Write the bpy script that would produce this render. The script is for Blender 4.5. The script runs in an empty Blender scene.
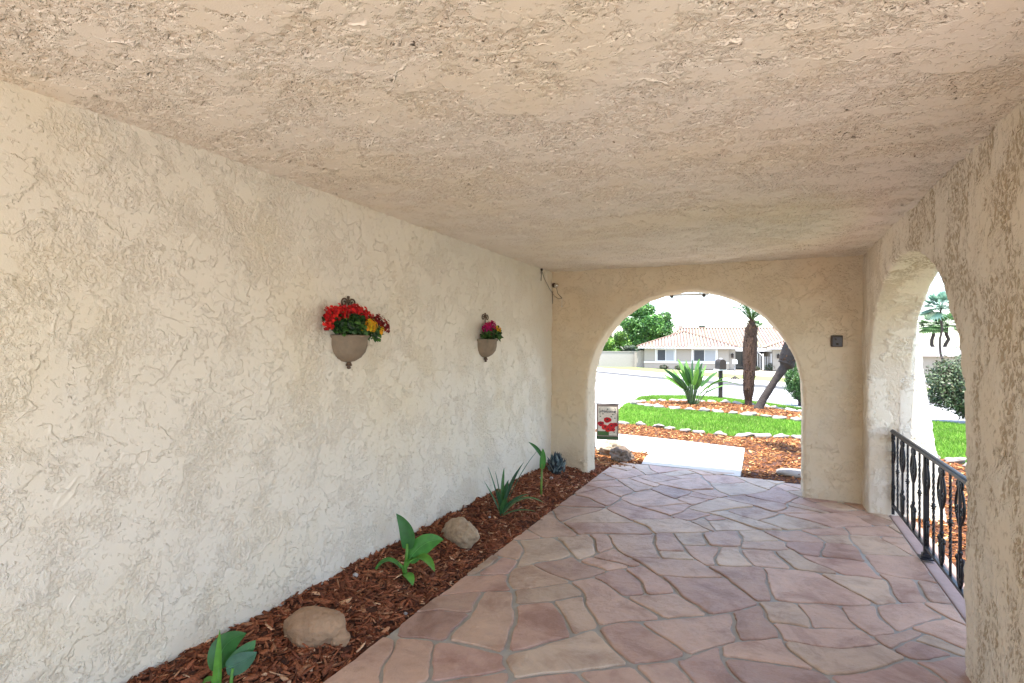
import bpy, bmesh, math, random
import numpy as np
from math import sin, cos, pi, radians, sqrt, atan2
from mathutils import Vector, Matrix, noise

random.seed(7)
rng = np.random.default_rng(7)
sc = bpy.context.scene
COL = sc.collection

# ------------------------------------------------------------------ camera
YAW = 0.439
cam_d = bpy.data.cameras.new('camera')
cam = bpy.data.objects.new('camera', cam_d)
COL.objects.link(cam)
cam_d.sensor_width = 36.0
cam_d.lens = 544.3 / 1024 * 36.0
cam_d.clip_start = 0.05
cam_d.clip_end = 3000
cam.matrix_world = (Matrix.Translation((0, 0, 1.55)) @ Matrix.Rotation(YAW, 4, 'Z')
                    @ Matrix.Rotation(pi / 2 + 0.0081, 4, 'X') @ Matrix.Rotation(0.0063, 4, 'Z'))
sc.camera = cam

# ------------------------------------------------------------------ light
SUN_EL = 77.0
SUN_FROM = Vector((0.2, -0.98, 0)).normalized()       # horizontal direction towards the sun
world = bpy.data.worlds.new('World')
sc.world = world
world.use_nodes = True
wn = world.node_tree
sky = wn.nodes.new('ShaderNodeTexSky')
sky.sky_type = 'NISHITA'
sky.sun_disc = False
sky.sun_elevation = radians(SUN_EL)
sky.sun_rotation = atan2(SUN_FROM.x, SUN_FROM.y)
sky.air_density = 1.0
sky.dust_density = 1.2
sky.ozone_density = 1.0
wn.nodes['Background'].inputs[1].default_value = 0.15
wn.links.new(sky.outputs[0], wn.nodes['Background'].inputs[0])
sun_d = bpy.data.lights.new('sun', 'SUN')
sun_d.energy = 2.9
sun_d.angle = radians(0.53)
sun_d.color = (1.0, 0.95, 0.87)
sun = bpy.data.objects.new('sun', sun_d)
COL.objects.link(sun)
to_sun = Vector((SUN_FROM.x * cos(radians(SUN_EL)), SUN_FROM.y * cos(radians(SUN_EL)), sin(radians(SUN_EL))))
sun.rotation_euler = to_sun.to_track_quat('Z', 'Y').to_euler()
sun.location = (0, 0, 30)
sc.view_settings.view_transform = 'Standard'
sc.view_settings.look = 'None'
sc.view_settings.exposure = 2.25
sc.view_settings.gamma = 1.0
sc.view_settings.use_curve_mapping = False
sc.render.engine = 'CYCLES'
sc.cycles.max_bounces = 10
sc.cycles.diffuse_bounces = 7
sc.cycles.glossy_bounces = 3
sc.cycles.sample_clamp_indirect = 6.0
sc.cycles.use_denoising = True

# ------------------------------------------------------------------ helpers
def tag(o, label=None, cat=None, group=None, kind=None):
    if label: o['label'] = label
    if cat: o['category'] = cat
    if group: o['group'] = group
    if kind: o['kind'] = kind
    return o

def empty(name, loc, label, cat, group=None, rz=0.0):
    o = bpy.data.objects.new(name, None)
    o.empty_display_size = 0.1
    COL.objects.link(o)
    o.location = loc
    o.rotation_euler = (0, 0, rz)
    return tag(o, label, cat, group)

class MB:
    def __init__(s):
        s.v = []; s.f = []; s.c = []
    def add(s, verts, faces, col=None):
        n = len(s.v)
        s.v.extend([tuple(p) for p in verts])
        s.f.extend([tuple(i + n for i in f) for f in faces])
        if col is not None or s.c:
            s.c.extend([col or (.5, .5, .5)] * len(faces))
    def box(s, lo, hi, M=None, col=None):
        x0, y0, z0 = lo; x1, y1, z1 = hi
        vs = [Vector(p) for p in ((x0,y0,z0),(x1,y0,z0),(x1,y1,z0),(x0,y1,z0),(x0,y0,z1),(x1,y0,z1),(x1,y1,z1),(x0,y1,z1))]
        if M: vs = [M @ p for p in vs]
        s.add(vs, [(0,3,2,1),(4,5,6,7),(0,1,5,4),(1,2,6,5),(2,3,7,6),(3,0,4,7)], col)
    def tube(s, pts, rad, n=8, cap=True, col=None, flat=None):
        pts = [Vector(p) for p in pts]
        if not hasattr(rad, '__len__'): rad = [rad] * len(pts)
        rings = []; up = Vector((0, 0, 1)); prev = None
        for i, p in enumerate(pts):
            t = (pts[min(i + 1, len(pts) - 1)] - pts[max(i - 1, 0)])
            if t.length < 1e-9: t = Vector((0, 0, 1))
            t.normalize()
            if prev is None:
                a = t.cross(up)
                if a.length < 0.05: a = t.cross(Vector((1, 0, 0)))
            else:
                a = prev - t * prev.dot(t)
            a.normalize(); prev = a
            b = t.cross(a)
            rings.append([p + (a * cos(2 * pi * k / n) + b * sin(2 * pi * k / n) * (flat or 1)) * rad[i] for k in range(n)])
        vs = [q for r in rings for q in r]; fs = []
        for i in range(len(rings) - 1):
            for k in range(n):
                k2 = (k + 1) % n
                fs.append((i * n + k, i * n + k2, (i + 1) * n + k2, (i + 1) * n + k))
        if cap:
            fs.append(tuple(range(n - 1, -1, -1))); fs.append(tuple((len(rings) - 1) * n + k for k in range(n)))
        s.add(vs, fs, col)
    def lathe(s, prof, c=(0, 0, 0), n=24, a0=0.0, a1=2 * pi, sq=1.0, col=None):
        full = abs(a1 - a0 - 2 * pi) < 1e-6
        m = n if full else n + 1
        vs = []; fs = []
        for r, z in prof:
            for k in range(m):
                a = a0 + (a1 - a0) * k / n
                vs.append((c[0] + r * cos(a) * sq, c[1] + r * sin(a), c[2] + z))
        for i in range(len(prof) - 1):
            for k in range(n):
                k2 = (k + 1) % m
                fs.append((i * m + k, i * m + k2, (i + 1) * m + k2, (i + 1) * m + k))
        s.add(vs, fs, col)
    def ball(s, c, r, sub=1, nz=0.0, seed=0, col=None, freq=1.5):
        bm = bmesh.new(); bmesh.ops.create_icosphere(bm, subdivisions=sub, radius=1.0)
        if not hasattr(r, '__len__'): r = (r, r, r)
        vs = []
        for v in bm.verts:
            d = v.co.normalized()
            k = 1 + nz * (noise.noise(d * freq + Vector((seed * 3.1, seed, 0))) + .4 * noise.noise(d * freq * 3 + Vector((seed, 0, seed))))
            vs.append((c[0] + d.x * r[0] * k, c[1] + d.y * r[1] * k, c[2] + d.z * r[2] * k))
        s.add(vs, [tuple(v.index for v in f.verts) for f in bm.faces], col)
        bm.free()
    def blade(s, pts, w, fold=0.3, col=None, side=None):
        """leaf strip with a folded midrib"""
        pts = [Vector(p) for p in pts]; vs = []; fs = []
        for i, p in enumerate(pts):
            t = (pts[min(i + 1, len(pts) - 1)] - pts[max(i - 1, 0)]).normalized()
            sd = Vector(side) if side else t.cross(Vector((0, 0, 1)))
            if sd.length < .05: sd = Vector((1, 0, 0))
            sd = (sd - t * sd.dot(t)).normalized(); nn = sd.cross(t)
            vs += [p - sd * w[i] + nn * w[i] * fold, p, p + sd * w[i] + nn * w[i] * fold]
        for i in range(len(pts) - 1):
            a = i * 3
            fs += [(a, a + 1, a + 4, a + 3), (a + 1, a + 2, a + 5, a + 4)]
        s.add(vs, fs, col)
    def build(s, name, mat, parent=None, smooth=True, loc=None, bevel=None):
        me = bpy.data.meshes.new(name)
        me.from_pydata(s.v, [], s.f)
        if s.c:
            a = me.attributes.new('Col', 'FLOAT_COLOR', 'FACE')
            arr = np.ones((len(s.f), 4), dtype=np.float32); arr[:, :3] = np.array(s.c, dtype=np.float32)
            a.data.foreach_set('color', arr.ravel())
        me.materials.append(mat)
        if smooth: me.shade_smooth()
        me.update()
        o = bpy.data.objects.new(name, me)
        COL.objects.link(o)
        if parent: o.parent = parent
        if loc: o.location = loc
        if bevel:
            b = o.modifiers.new('bevel', 'BEVEL'); b.width = bevel; b.segments = 2; b.limit_method = 'ANGLE'
        return o

def np_obj(name, verts, faces, mat, parent=None, cols=None, smooth=False):
    """fast mesh from numpy arrays: faces (n,k)"""
    me = bpy.data.meshes.new(name)
    k = faces.shape[1]
    me.vertices.add(len(verts)); me.vertices.foreach_set('co', verts.astype(np.float32).ravel())
    me.loops.add(faces.size); me.loops.foreach_set('vertex_index', faces.astype(np.int32).ravel())
    me.polygons.add(len(faces)); me.polygons.foreach_set('loop_start', np.arange(0, faces.size, k, dtype=np.int32))
    me.update(calc_edges=True)
    if cols is not None:
        a = me.attributes.new('Col', 'FLOAT_COLOR', 'FACE')
        arr = np.ones((len(faces), 4), dtype=np.float32); arr[:, :3] = cols
        a.data.foreach_set('color', arr.ravel())
    if smooth: me.shade_smooth()
    me.materials.append(mat)
    me.validate()
    o = bpy.data.objects.new(name, me); COL.objects.link(o)
    if parent: o.parent = parent
    return o

def dup_tree(o, parent=None):
    c = o.copy(); COL.objects.link(c); c.parent = parent
    for ch in list(o.children): dup_tree(ch, c)
    return c

def gz(Y): return -min(max(0.0, (Y - 9.5) * 0.03), 0.85)

# ------------------------------------------------------------------ materials
def newmat(name):
    m = bpy.data.materials.new(name); m.use_nodes = True
    return m, m.node_tree, m.node_tree.nodes['Principled BSDF']

def N(nt, typ, **kw):
    n = nt.nodes.new(typ)
    for k, v in kw.items():
        if k.startswith('i_'):
            key = k[2:]; n.inputs[int(key) if key.isdigit() else key.replace('_', ' ')].default_value = v
        else: setattr(n, k, v)
    return n

def simple(name, col, rough=0.7, var=0.15, scale=8.0, bump=0.2, bscale=40.0, metal=0.0, bdist=0.01, sub=0.0, spec=None):
    m, nt, b = newmat(name); L = nt.links.new
    tc = N(nt, 'ShaderNodeTexCoord')
    n1 = N(nt, 'ShaderNodeTexNoise', i_Scale=scale, i_Detail=5.0)
    L(tc.outputs['Object'], n1.inputs['Vector'])
    mx = N(nt, 'ShaderNodeMix', data_type='RGBA')
    mx.inputs[6].default_value = (*[c * (1 - var) for c in col], 1)
    mx.inputs[7].default_value = (*[min(1, c * (1 + var)) for c in col], 1)
    L(n1.outputs[0], mx.inputs[0]); L(mx.outputs[2], b.inputs['Base Color'])
    b.inputs['Roughness'].default_value = rough; b.inputs['Metallic'].default_value = metal
    if spec is not None: b.inputs['Specular IOR Level'].default_value = spec
    if bump:
        n2 = N(nt, 'ShaderNodeTexNoise', i_Scale=bscale, i_Detail=6.0)
        L(tc.outputs['Object'], n2.inputs['Vector'])
        bp = N(nt, 'ShaderNodeBump', i_Strength=bump, i_Distance=bdist)
        L(n2.outputs[0], bp.inputs['Height']); L(bp.outputs[0], b.inputs['Normal'])
    return m

def colmat(name, rough=0.8, trans=0.0, noise_amt=0.25, nscale=60.0, bump=0.0, spec=0.3, mul=1.0, bdist=.004):
    """colour from the per-face Col attribute, with procedural variation"""
    m, nt, b = newmat(name); L = nt.links.new
    at = N(nt, 'ShaderNodeAttribute', attribute_name='Col')
    tc = N(nt, 'ShaderNodeTexCoord')
    n1 = N(nt, 'ShaderNodeTexNoise', i_Scale=nscale, i_Detail=5.0)
    L(tc.outputs['Object'], n1.inputs['Vector'])
    mr = N(nt, 'ShaderNodeMapRange', i_3=(1 - noise_amt) * mul, i_4=(1 + noise_amt) * mul)
    mr.inputs[1].default_value = .3; mr.inputs[2].default_value = .7
    L(n1.outputs[0], mr.inputs[0])
    mx = N(nt, 'ShaderNodeVectorMath', operation='SCALE')
    L(at.outputs['Color'], mx.inputs[0]); L(mr.outputs[0], mx.inputs['Scale'])
    L(mx.outputs[0], b.inputs['Base Color'])
    b.inputs['Roughness'].default_value = rough; b.inputs['Specular IOR Level'].default_value = spec
    if bump:
        bp = N(nt, 'ShaderNodeBump', i_Strength=bump, i_Distance=bdist)
        L(n1.outputs[0], bp.inputs['Height']); L(bp.outputs[0], b.inputs['Normal'])
    if trans:
        tr = N(nt, 'ShaderNodeBsdfTranslucent'); L(mx.outputs[0], tr.inputs[0])
        ms = N(nt, 'ShaderNodeMixShader', i_0=trans)
        out = nt.nodes['Material Output']
        L(b.outputs[0], ms.inputs[1]); L(tr.outputs[0], ms.inputs[2]); L(ms.outputs[0], out.inputs[0])
    return m

def stucco(name, base, pit, mott, disp=0.010, rough_amt=1.0, plateau=0.5, sc_=1.0, stretch=(1, 1, 1), ridge=1.0, fine=1.0, soft=.035, warp=.12, grain=60.0, mask=6.0, skin=.45, crumb=.6, calm_y=None):
    """trowelled stucco: smooth raised skins of plaster over a grainy coat, real displacement plus bump"""
    m, nt, b = newmat(name); L = nt.links.new
    m.displacement_method = 'BOTH'
    geo = N(nt, 'ShaderNodeTexCoord')
    mp = N(nt, 'ShaderNodeMapping', i_Scale=stretch); L(geo.outputs['Object'], mp.inputs[0])
    V = mp.outputs[0]
    # warp
    wz = N(nt, 'ShaderNodeTexNoise', i_Scale=3.5 * sc_, i_Detail=3.0); L(V, wz.inputs['Vector'])
    wa = N(nt, 'ShaderNodeVectorMath', operation='MULTIPLY_ADD'); L(wz.outputs['Color'], wa.inputs[0])
    wa.inputs[1].default_value = (warp / sc_,) * 3; L(V, wa.inputs[2])
    pn = N(nt, 'ShaderNodeTexNoise', i_Scale=mask * sc_, i_Detail=8.0, i_Roughness=.66); L(wa.outputs[0], pn.inputs['Vector'])
    pm = N(nt, 'ShaderNodeMapRange', interpolation_type='SMOOTHSTEP'); L(pn.outputs[0], pm.inputs[0])
    pm.inputs[1].default_value = plateau - soft; pm.inputs[2].default_value = plateau + soft
    # grainy undercoat
    gn = N(nt, 'ShaderNodeTexNoise', i_Scale=grain, i_Detail=3.0, i_Roughness=.55); L(V, gn.inputs['Vector'])
    gm = N(nt, 'ShaderNodeMapRange', interpolation_type='SMOOTHSTEP'); L(gn.outputs[0], gm.inputs[0])
    gm.inputs[1].default_value = .44; gm.inputs[2].default_value = .56
    # trowel ridges: thin iso-lines
    rn = N(nt, 'ShaderNodeTexNoise', i_Scale=2.6 * sc_, i_Detail=2.5, i_Distortion=.7); L(V, rn.inputs['Vector'])
    r1 = N(nt, 'ShaderNodeMath', operation='SUBTRACT', i_1=.5); L(rn.outputs[0], r1.inputs[0])
    r2 = N(nt, 'ShaderNodeMath', operation='ABSOLUTE'); L(r1.outputs[0], r2.inputs[0])
    r3 = N(nt, 'ShaderNodeMapRange', interpolation_type='SMOOTHSTEP'); L(r2.outputs[0], r3.inputs[0])
    r3.inputs[1].default_value = 0; r3.inputs[2].default_value = .012; r3.inputs[3].default_value = 1; r3.inputs[4].default_value = 0
    rg = N(nt, 'ShaderNodeTexNoise', i_Scale=5.0 * sc_); L(V, rg.inputs['Vector'])
    r4 = N(nt, 'ShaderNodeMapRange', interpolation_type='SMOOTHSTEP'); L(rg.outputs[0], r4.inputs[0])
    r4.inputs[1].default_value = .52; r4.inputs[2].default_value = .62
    r5 = N(nt, 'ShaderNodeMath', operation='MULTIPLY'); L(r3.outputs[0], r5.inputs[0]); L(r4.outputs[0], r5.inputs[1])
    if calm_y:                                   # this wall is floated smoother beyond calm_y
        sx_ = N(nt, 'ShaderNodeSeparateXYZ'); L(geo.outputs['Object'], sx_.inputs[0])
        fy = N(nt, 'ShaderNodeMapRange', interpolation_type='SMOOTHSTEP', i_1=calm_y - .5, i_2=calm_y + .3, i_3=1.0, i_4=.3); L(sx_.outputs['Y'], fy.inputs[0])
    # height = plateau*0.9 + (1-plateau)*grain*rough + ridge
    inv = N(nt, 'ShaderNodeMath', operation='SUBTRACT', i_0=1.0); L(pm.outputs[0], inv.inputs[1])
    g2 = N(nt, 'ShaderNodeMath', operation='MULTIPLY'); L(inv.outputs[0], g2.inputs[0]); L(gm.outputs[0], g2.inputs[1])
    g3 = N(nt, 'ShaderNodeMath', operation='MULTIPLY', i_1=.85 * rough_amt); L(g2.outputs[0], g3.inputs[0])
    if calm_y:
        g4 = N(nt, 'ShaderNodeMath', operation='MULTIPLY'); L(g3.outputs[0], g4.inputs[0]); L(fy.outputs[0], g4.inputs[1]); g3 = g4
    h1 = N(nt, 'ShaderNodeMath', operation='MULTIPLY_ADD', i_1=.9); L(pm.outputs[0], h1.inputs[0]); L(g3.outputs[0], h1.inputs[2])
    h2 = N(nt, 'ShaderNodeMath', operation='MULTIPLY_ADD', i_1=.6 * ridge); L(r5.outputs[0], h2.inputs[0]); L(h1.outputs[0], h2.inputs[2])
    sn = N(nt, 'ShaderNodeTexNoise', i_Scale=mask * 1.9, i_Detail=6.0, i_Roughness=.6, i_Distortion=.25); L(V, sn.inputs['Vector'])
    sm = N(nt, 'ShaderNodeMapRange', interpolation_type='SMOOTHSTEP'); L(sn.outputs[0], sm.inputs[0])
    sm.inputs[1].default_value = .52; sm.inputs[2].default_value = .55
    sp2 = N(nt, 'ShaderNodeMath', operation='MULTIPLY'); L(sm.outputs[0], sp2.inputs[0]); L(pm.outputs[0], sp2.inputs[1])
    h2b = N(nt, 'ShaderNodeMath', operation='MULTIPLY_ADD', i_1=skin); L(sp2.outputs[0], h2b.inputs[0]); L(h2.outputs[0], h2b.inputs[2]); h2 = h2b
    # sparse sharp crumbs everywhere
    qn = N(nt, 'ShaderNodeTexNoise', i_Scale=grain * .85, i_Detail=2.0, i_Roughness=.4); L(V, qn.inputs['Vector'])
    qm = N(nt, 'ShaderNodeMapRange', interpolation_type='SMOOTHSTEP'); L(qn.outputs[0], qm.inputs[0])
    qm.inputs[1].default_value = .60; qm.inputs[2].default_value = .635
    if calm_y:
        q4 = N(nt, 'ShaderNodeMath', operation='MULTIPLY'); L(qm.outputs[0], q4.inputs[0]); L(fy.outputs[0], q4.inputs[1]); qm = q4
    h2c = N(nt, 'ShaderNodeMath', operation='MULTIPLY_ADD', i_1=-crumb); L(qm.outputs[0], h2c.inputs[0]); L(h2.outputs[0], h2c.inputs[2]); h2 = h2c
    fn = N(nt, 'ShaderNodeTexNoise', i_Scale=190.0, i_Detail=3.0); L(geo.outputs['Object'], fn.inputs['Vector'])
    h3 = N(nt, 'ShaderNodeMath', operation='MULTIPLY_ADD', i_1=.12 * fine); L(fn.outputs[0], h3.inputs[0]); L(h2.outputs[0], h3.inputs[2])
    ln = N(nt, 'ShaderNodeTexNoise', i_Scale=1.6, i_Detail=2.0); L(geo.outputs['Object'], ln.inputs['Vector'])
    h4 = N(nt, 'ShaderNodeMath', operation='MULTIPLY_ADD', i_1=1.0); L(ln.outputs[0], h4.inputs[0]); L(h3.outputs[0], h4.inputs[2])
    dn = N(nt, 'ShaderNodeDisplacement', i_Midlevel=.9, i_Scale=disp); L(h4.outputs[0], dn.inputs['Height'])
    L(dn.outputs[0], nt.nodes['Material Output'].inputs['Displacement'])
    # colour: undercoat slightly dirtier than the skins, broad weathering
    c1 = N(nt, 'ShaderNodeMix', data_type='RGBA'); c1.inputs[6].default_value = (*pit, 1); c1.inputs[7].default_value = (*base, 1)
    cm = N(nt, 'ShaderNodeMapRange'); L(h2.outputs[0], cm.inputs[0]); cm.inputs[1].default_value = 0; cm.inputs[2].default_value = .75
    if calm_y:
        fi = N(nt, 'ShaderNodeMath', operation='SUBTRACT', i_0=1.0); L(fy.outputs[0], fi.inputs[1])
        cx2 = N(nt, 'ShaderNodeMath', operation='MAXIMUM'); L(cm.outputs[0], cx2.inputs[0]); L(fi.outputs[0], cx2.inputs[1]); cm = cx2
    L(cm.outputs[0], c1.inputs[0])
    mn = N(nt, 'ShaderNodeTexNoise', i_Scale=.8, i_Detail=6.0, i_Roughness=.65); L(geo.outputs['Object'], mn.inputs['Vector'])
    mm = N(nt, 'ShaderNodeMapRange', interpolation_type='SMOOTHSTEP'); L(mn.outputs[0], mm.inputs[0])
    mm.inputs[1].default_value = .42; mm.inputs[2].default_value = .66; mm.inputs[4].default_value = .7
    c2 = N(nt, 'ShaderNodeMix', data_type='RGBA'); L(mm.outputs[0], c2.inputs[0]); L(c1.outputs[2], c2.inputs[6])
    c2m = N(nt, 'ShaderNodeMix', data_type='RGBA', blend_type='MULTIPLY', i_0=1.0); L(c1.outputs[2], c2m.inputs[6]); c2m.inputs[7].default_value = (*mott, 1)
    L(c2m.outputs[2], c2.inputs[7])
    L(c2.outputs[2], b.inputs['Base Color'])
    b.inputs['Roughness'].default_value = .85; b.inputs['Specular IOR Level'].default_value = .25
    return m

STU = (.70, .60, .47)
M_wall = stucco('trowelled_stucco_wall', (.80, .745, .645), (.785, .72, .61), (1.0, .965, .87), disp=.0078, rough_amt=.75, plateau=.46, ridge=.9, soft=.07, grain=62, mask=3.5, skin=.8, crumb=.4)
M_ceil = stucco('trowelled_stucco_ceiling', (.84, .76, .65), (.775, .68, .56), (1.0, .96, .86), disp=.0095, rough_amt=.9, plateau=.50, ridge=1.2, stretch=(.9, 1.15, 1), grain=54, mask=4.2, soft=.04, skin=.6, crumb=.6)
M_arch = stucco('smooth_trowelled_stucco', (.70, .59, .435), (.65, .54, .385), (1.0, .93, .82), disp=.008, rough_amt=.5, plateau=.45, ridge=1.2, soft=.09, grain=44, mask=3.2, skin=.8, crumb=.3)
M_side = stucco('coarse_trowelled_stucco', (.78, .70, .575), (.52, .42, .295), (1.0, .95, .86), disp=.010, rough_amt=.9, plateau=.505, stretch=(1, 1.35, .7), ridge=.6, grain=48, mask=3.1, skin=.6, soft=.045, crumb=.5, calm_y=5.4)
M_iron = simple('black_iron', (.006, .007, .011), rough=.38, var=.3, bump=.25, bscale=60, spec=.4)
M_rust = simple('rusty_scroll_iron', (.10, .06, .035), rough=.6, var=.4, bump=.3, bscale=60)
M_pot = simple('weathered_clay', (.24, .185, .13), rough=.8, var=.35, scale=14, bump=.3, bscale=50)
M_leaf = colmat('leaf', rough=.45, trans=.25, noise_amt=.2, nscale=25, spec=.5)
M_petal = colmat('petal', rough=.6, trans=.2, noise_amt=.15, nscale=80)
M_chip = colmat('bark_chip', rough=.85, noise_amt=.35, nscale=120, spec=.2)
M_soil = simple('bark_mulch_bed', (.085, .032, .016), rough=.95, var=.6, scale=45, bump=1.0, bscale=60, bdist=.02)
M_stone = None
M_rock = simple('tan_field_stone', (.37, .235, .14), rough=.8, var=.5, scale=12, bump=.9, bscale=34, bdist=.02)
M_rock2 = simple('pale_rock', (.45, .43, .42), rough=.8, var=.25, scale=15, bump=.4, bscale=40)
M_white_stone = simple('whitewashed_border_stone', (.29, .26, .23), rough=.85, var=.25, scale=9, bump=.5, bscale=30, bdist=.01)
M_greyrock = simple('mottled_rock', (.33, .27, .20), rough=.9, var=.7, scale=14, bump=.7, bscale=30, bdist=.02)
M_conc = simple('pale_concrete', (.60, .56, .50), rough=.85, var=.06, scale=2.0, bump=.25, bscale=120, bdist=.004)
M_street = simple('sunbleached_asphalt', (.33, .32, .31), rough=.9, var=.06, scale=.5, bump=.2, bscale=90, bdist=.004)
M_ground = simple('dry_ground', (.36, .32, .26), rough=.95, var=.15, scale=.3, bump=.2)
M_turf = simple('lawn_turf', (.055, .12, .018), rough=.95, var=.35, scale=3.0, bump=.8, bscale=70, bdist=.02)
M_dryturf = simple('dry_verge_grass', (.20, .24, .07), rough=.95, var=.3, scale=1.5, bump=.4)
M_blade = colmat('grass_blade', rough=.6, trans=.35, noise_amt=.1, nscale=3)
M_trunk = simple('palm_fibre', (.085, .045, .028), rough=.95, var=.5, scale=22, bump=1.0, bscale=38, bdist=.04)
M_bark = simple('grey_bark', (.05, .038, .032), rough=.95, var=.4, scale=12, bump=.8, bscale=25, bdist=.03)
M_mortar = simple('grey_mortar', (.40, .38, .33), rough=.95, var=.3, scale=12, bump=.8, bscale=90, bdist=.006)
M_hwall = simple('pale_house_stucco', (.32, .285, .24), rough=.9, var=.05, bump=.2)
M_white = simple('white_paint', (.62, .61, .59), rough=.6, var=.04, bump=.05)
M_glass = simple('dark_window_glass', (.035, .04, .05), rough=.12, var=.2, bump=0)
M_blind = simple('pale_closed_blind', (.30, .31, .32), rough=.7, var=.05, bump=.1)
M_tile = colmat('clay_roof_tile', rough=.85, noise_amt=.25, nscale=1.6)
M_wood = simple('dark_post_wood', (.03, .02, .015), rough=.8, var=.3, bump=.4)
M_block = simple('grey_block_wall', (.30, .275, .25), rough=.9, var=.1, bump=.3)
M_gatewood = simple('weathered_gate_wood', (.33, .29, .25), rough=.9, var=.2, bump=.4)
M_chrome = simple('polished_metal', (.75, .72, .68), rough=.15, var=.05, bump=0, metal=1.0)
M_cable = simple('dark_cable', (.05, .035, .025), rough=.6, var=.2, bump=0)

# flagstone
def flag_mat():
    m, nt, b = newmat('flagstone'); L = nt.links.new
    at = N(nt, 'ShaderNodeAttribute', attribute_name='Col'); tc = N(nt, 'ShaderNodeTexCoord')
    n1 = N(nt, 'ShaderNodeTexNoise', i_Scale=3.2, i_Detail=8.0, i_Roughness=.65, i_Distortion=.6); L(tc.outputs['Object'], n1.inputs['Vector'])
    ramp = N(nt, 'ShaderNodeValToRGB'); L(n1.outputs[0], ramp.inputs[0])
    e = ramp.color_ramp.elements
    e[0].position = .33; e[0].color = (.66, .55, .50, 1); e[1].position = .72; e[1].color = (1.18, 1.16, 1.10, 1)
    k = e.new(.5); k.color = (.98, .95, .94, 1)
    mx = N(nt, 'ShaderNodeMix', data_type='RGBA', blend_type='MULTIPLY', i_0=1.0); L(at.outputs['Color'], mx.inputs[6]); L(ramp.outputs[0], mx.inputs[7])
    # iron stains
    n3 = N(nt, 'ShaderNodeTexNoise', i_Scale=7.0, i_Detail=6.0); L(tc.outputs['Object'], n3.inputs['Vector'])
    s3 = N(nt, 'ShaderNodeMapRange', interpolation_type='SMOOTHSTEP'); L(n3.outputs[0], s3.inputs[0]); s3.inputs[1].default_value = .56; s3.inputs[2].default_value = .75; s3.inputs[4].default_value = .5
    m2 = N(nt, 'ShaderNodeMix', data_type='RGBA'); L(s3.outputs[0], m2.inputs[0]); L(mx.outputs[2], m2.inputs[6]); m2.inputs[7].default_value = (.38, .22, .14, 1)
    L(m2.outputs[2], b.inputs['Base Color'])
    n2 = N(nt, 'ShaderNodeTexNoise', i_Scale=9.0, i_Detail=9.0, i_Roughness=.7); L(tc.outputs['Object'], n2.inputs['Vector'])
    st_ = N(nt, 'ShaderNodeMath', operation='SNAP', i_1=.09); L(n1.outputs[0], st_.inputs[0])
    hh_ = N(nt, 'ShaderNodeMath', operation='MULTIPLY_ADD', i_1=1.1); L(st_.outputs[0], hh_.inputs[0]); L(n2.outputs[0], hh_.inputs[2])
    bp = N(nt, 'ShaderNodeBump', i_Strength=.85, i_Distance=.028); L(hh_.outputs[0], bp.inputs['Height']); L(bp.outputs[0], b.inputs['Normal'])
    rr = N(nt, 'ShaderNodeMapRange', i_3=.38, i_4=.62); L(n3.outputs[0], rr.inputs[0]); L(rr.outputs[0], b.inputs['Roughness'])
    return m
M_stone = flag_mat()

# ------------------------------------------------------------------ ground
def ground_poly(name, pts, dz, mat, bed=False, kind='structure'):
    bm = bmesh.new()
    vs = [bm.verts.new((p[0], p[1], 0)) for p in pts]
    bm.faces.new(vs)
    for yy in (9.5, 9.5 + .85 / .03):
        bmesh.ops.bisect_plane(bm, geom=bm.verts[:] + bm.edges[:] + bm.faces[:], plane_co=(0, yy, 0), plane_no=(0, 1, 0))
    for v in bm.verts: v.co.z = gz(v.co.y) + dz
    bmesh.ops.recalc_face_normals(bm, faces=bm.faces[:])
    for f in bm.faces:
        if f.normal.z < 0: f.normal_flip()
    bmesh.ops.triangulate(bm, faces=bm.faces[:])
    me = bpy.data.meshes.new(name); bm.to_mesh(me); bm.free(); me.materials.append(mat)
    o = bpy.data.objects.new(name, me); COL.objects.link(o); o['kind'] = kind
    return o

def smooth_loop(pts, n=4):
    """closed Catmull-Rom"""
    out = []; m = len(pts)
    for i in range(m):
        p0, p1, p2, p3 = [Vector((*pts[(i + k - 1) % m], 0)) for k in range(4)]
        for j in range(n):
            t = j / n
            q = .5 * ((2 * p1) + (p2 - p0) * t + (2 * p0 - 5 * p1 + 4 * p2 - p3) * t * t + (3 * p1 - p0 - 3 * p2 + p3) * t ** 3)
            out.append((q.x, q.y))
    return out

ground_poly('ground', [(-700, -60), (700, -60), (700, 900), (-700, 900)], -.075, M_ground)
# street: runs diagonally, far kerb from lower right to upper left
KA, KB = Vector((-60, 93.9)), Vector((1.49, 30.2))
ground_poly('bounce_paving', [(-9, -14), (9, -14), (9, .5), (1.25, .5), (1.25, -1.5), (-9, -1.5)], -.012, M_conc)  # unseen pale paving added behind the camera to bounce sunlight onto the ceiling
ground_poly('driveway', [(-12, -8), (-2.9, 5.5), (-2.9, 9.9), (-2.9, 11.6), (-3.6, 14.3), (-4.0, 17.5), (-4.3, 21.8), (-12, 21.5)], -.05, M_conc)
ground_poly('street', [(-90, 95), (-60, 93.9), (-14.5, 49.6), (-8, 43.0), (-.19, 35.8), (1.49, 33.6), (12, 24.5), (60, -16), (60, -30), (40, -30), (9, 9.5), (4.6, 15.7), (3, 16.6), (.86, 17.9), (-1.45, 20.3), (-4.0, 21.9), (-12, 21.4), (-90, 60)], -.062, M_street)
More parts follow.
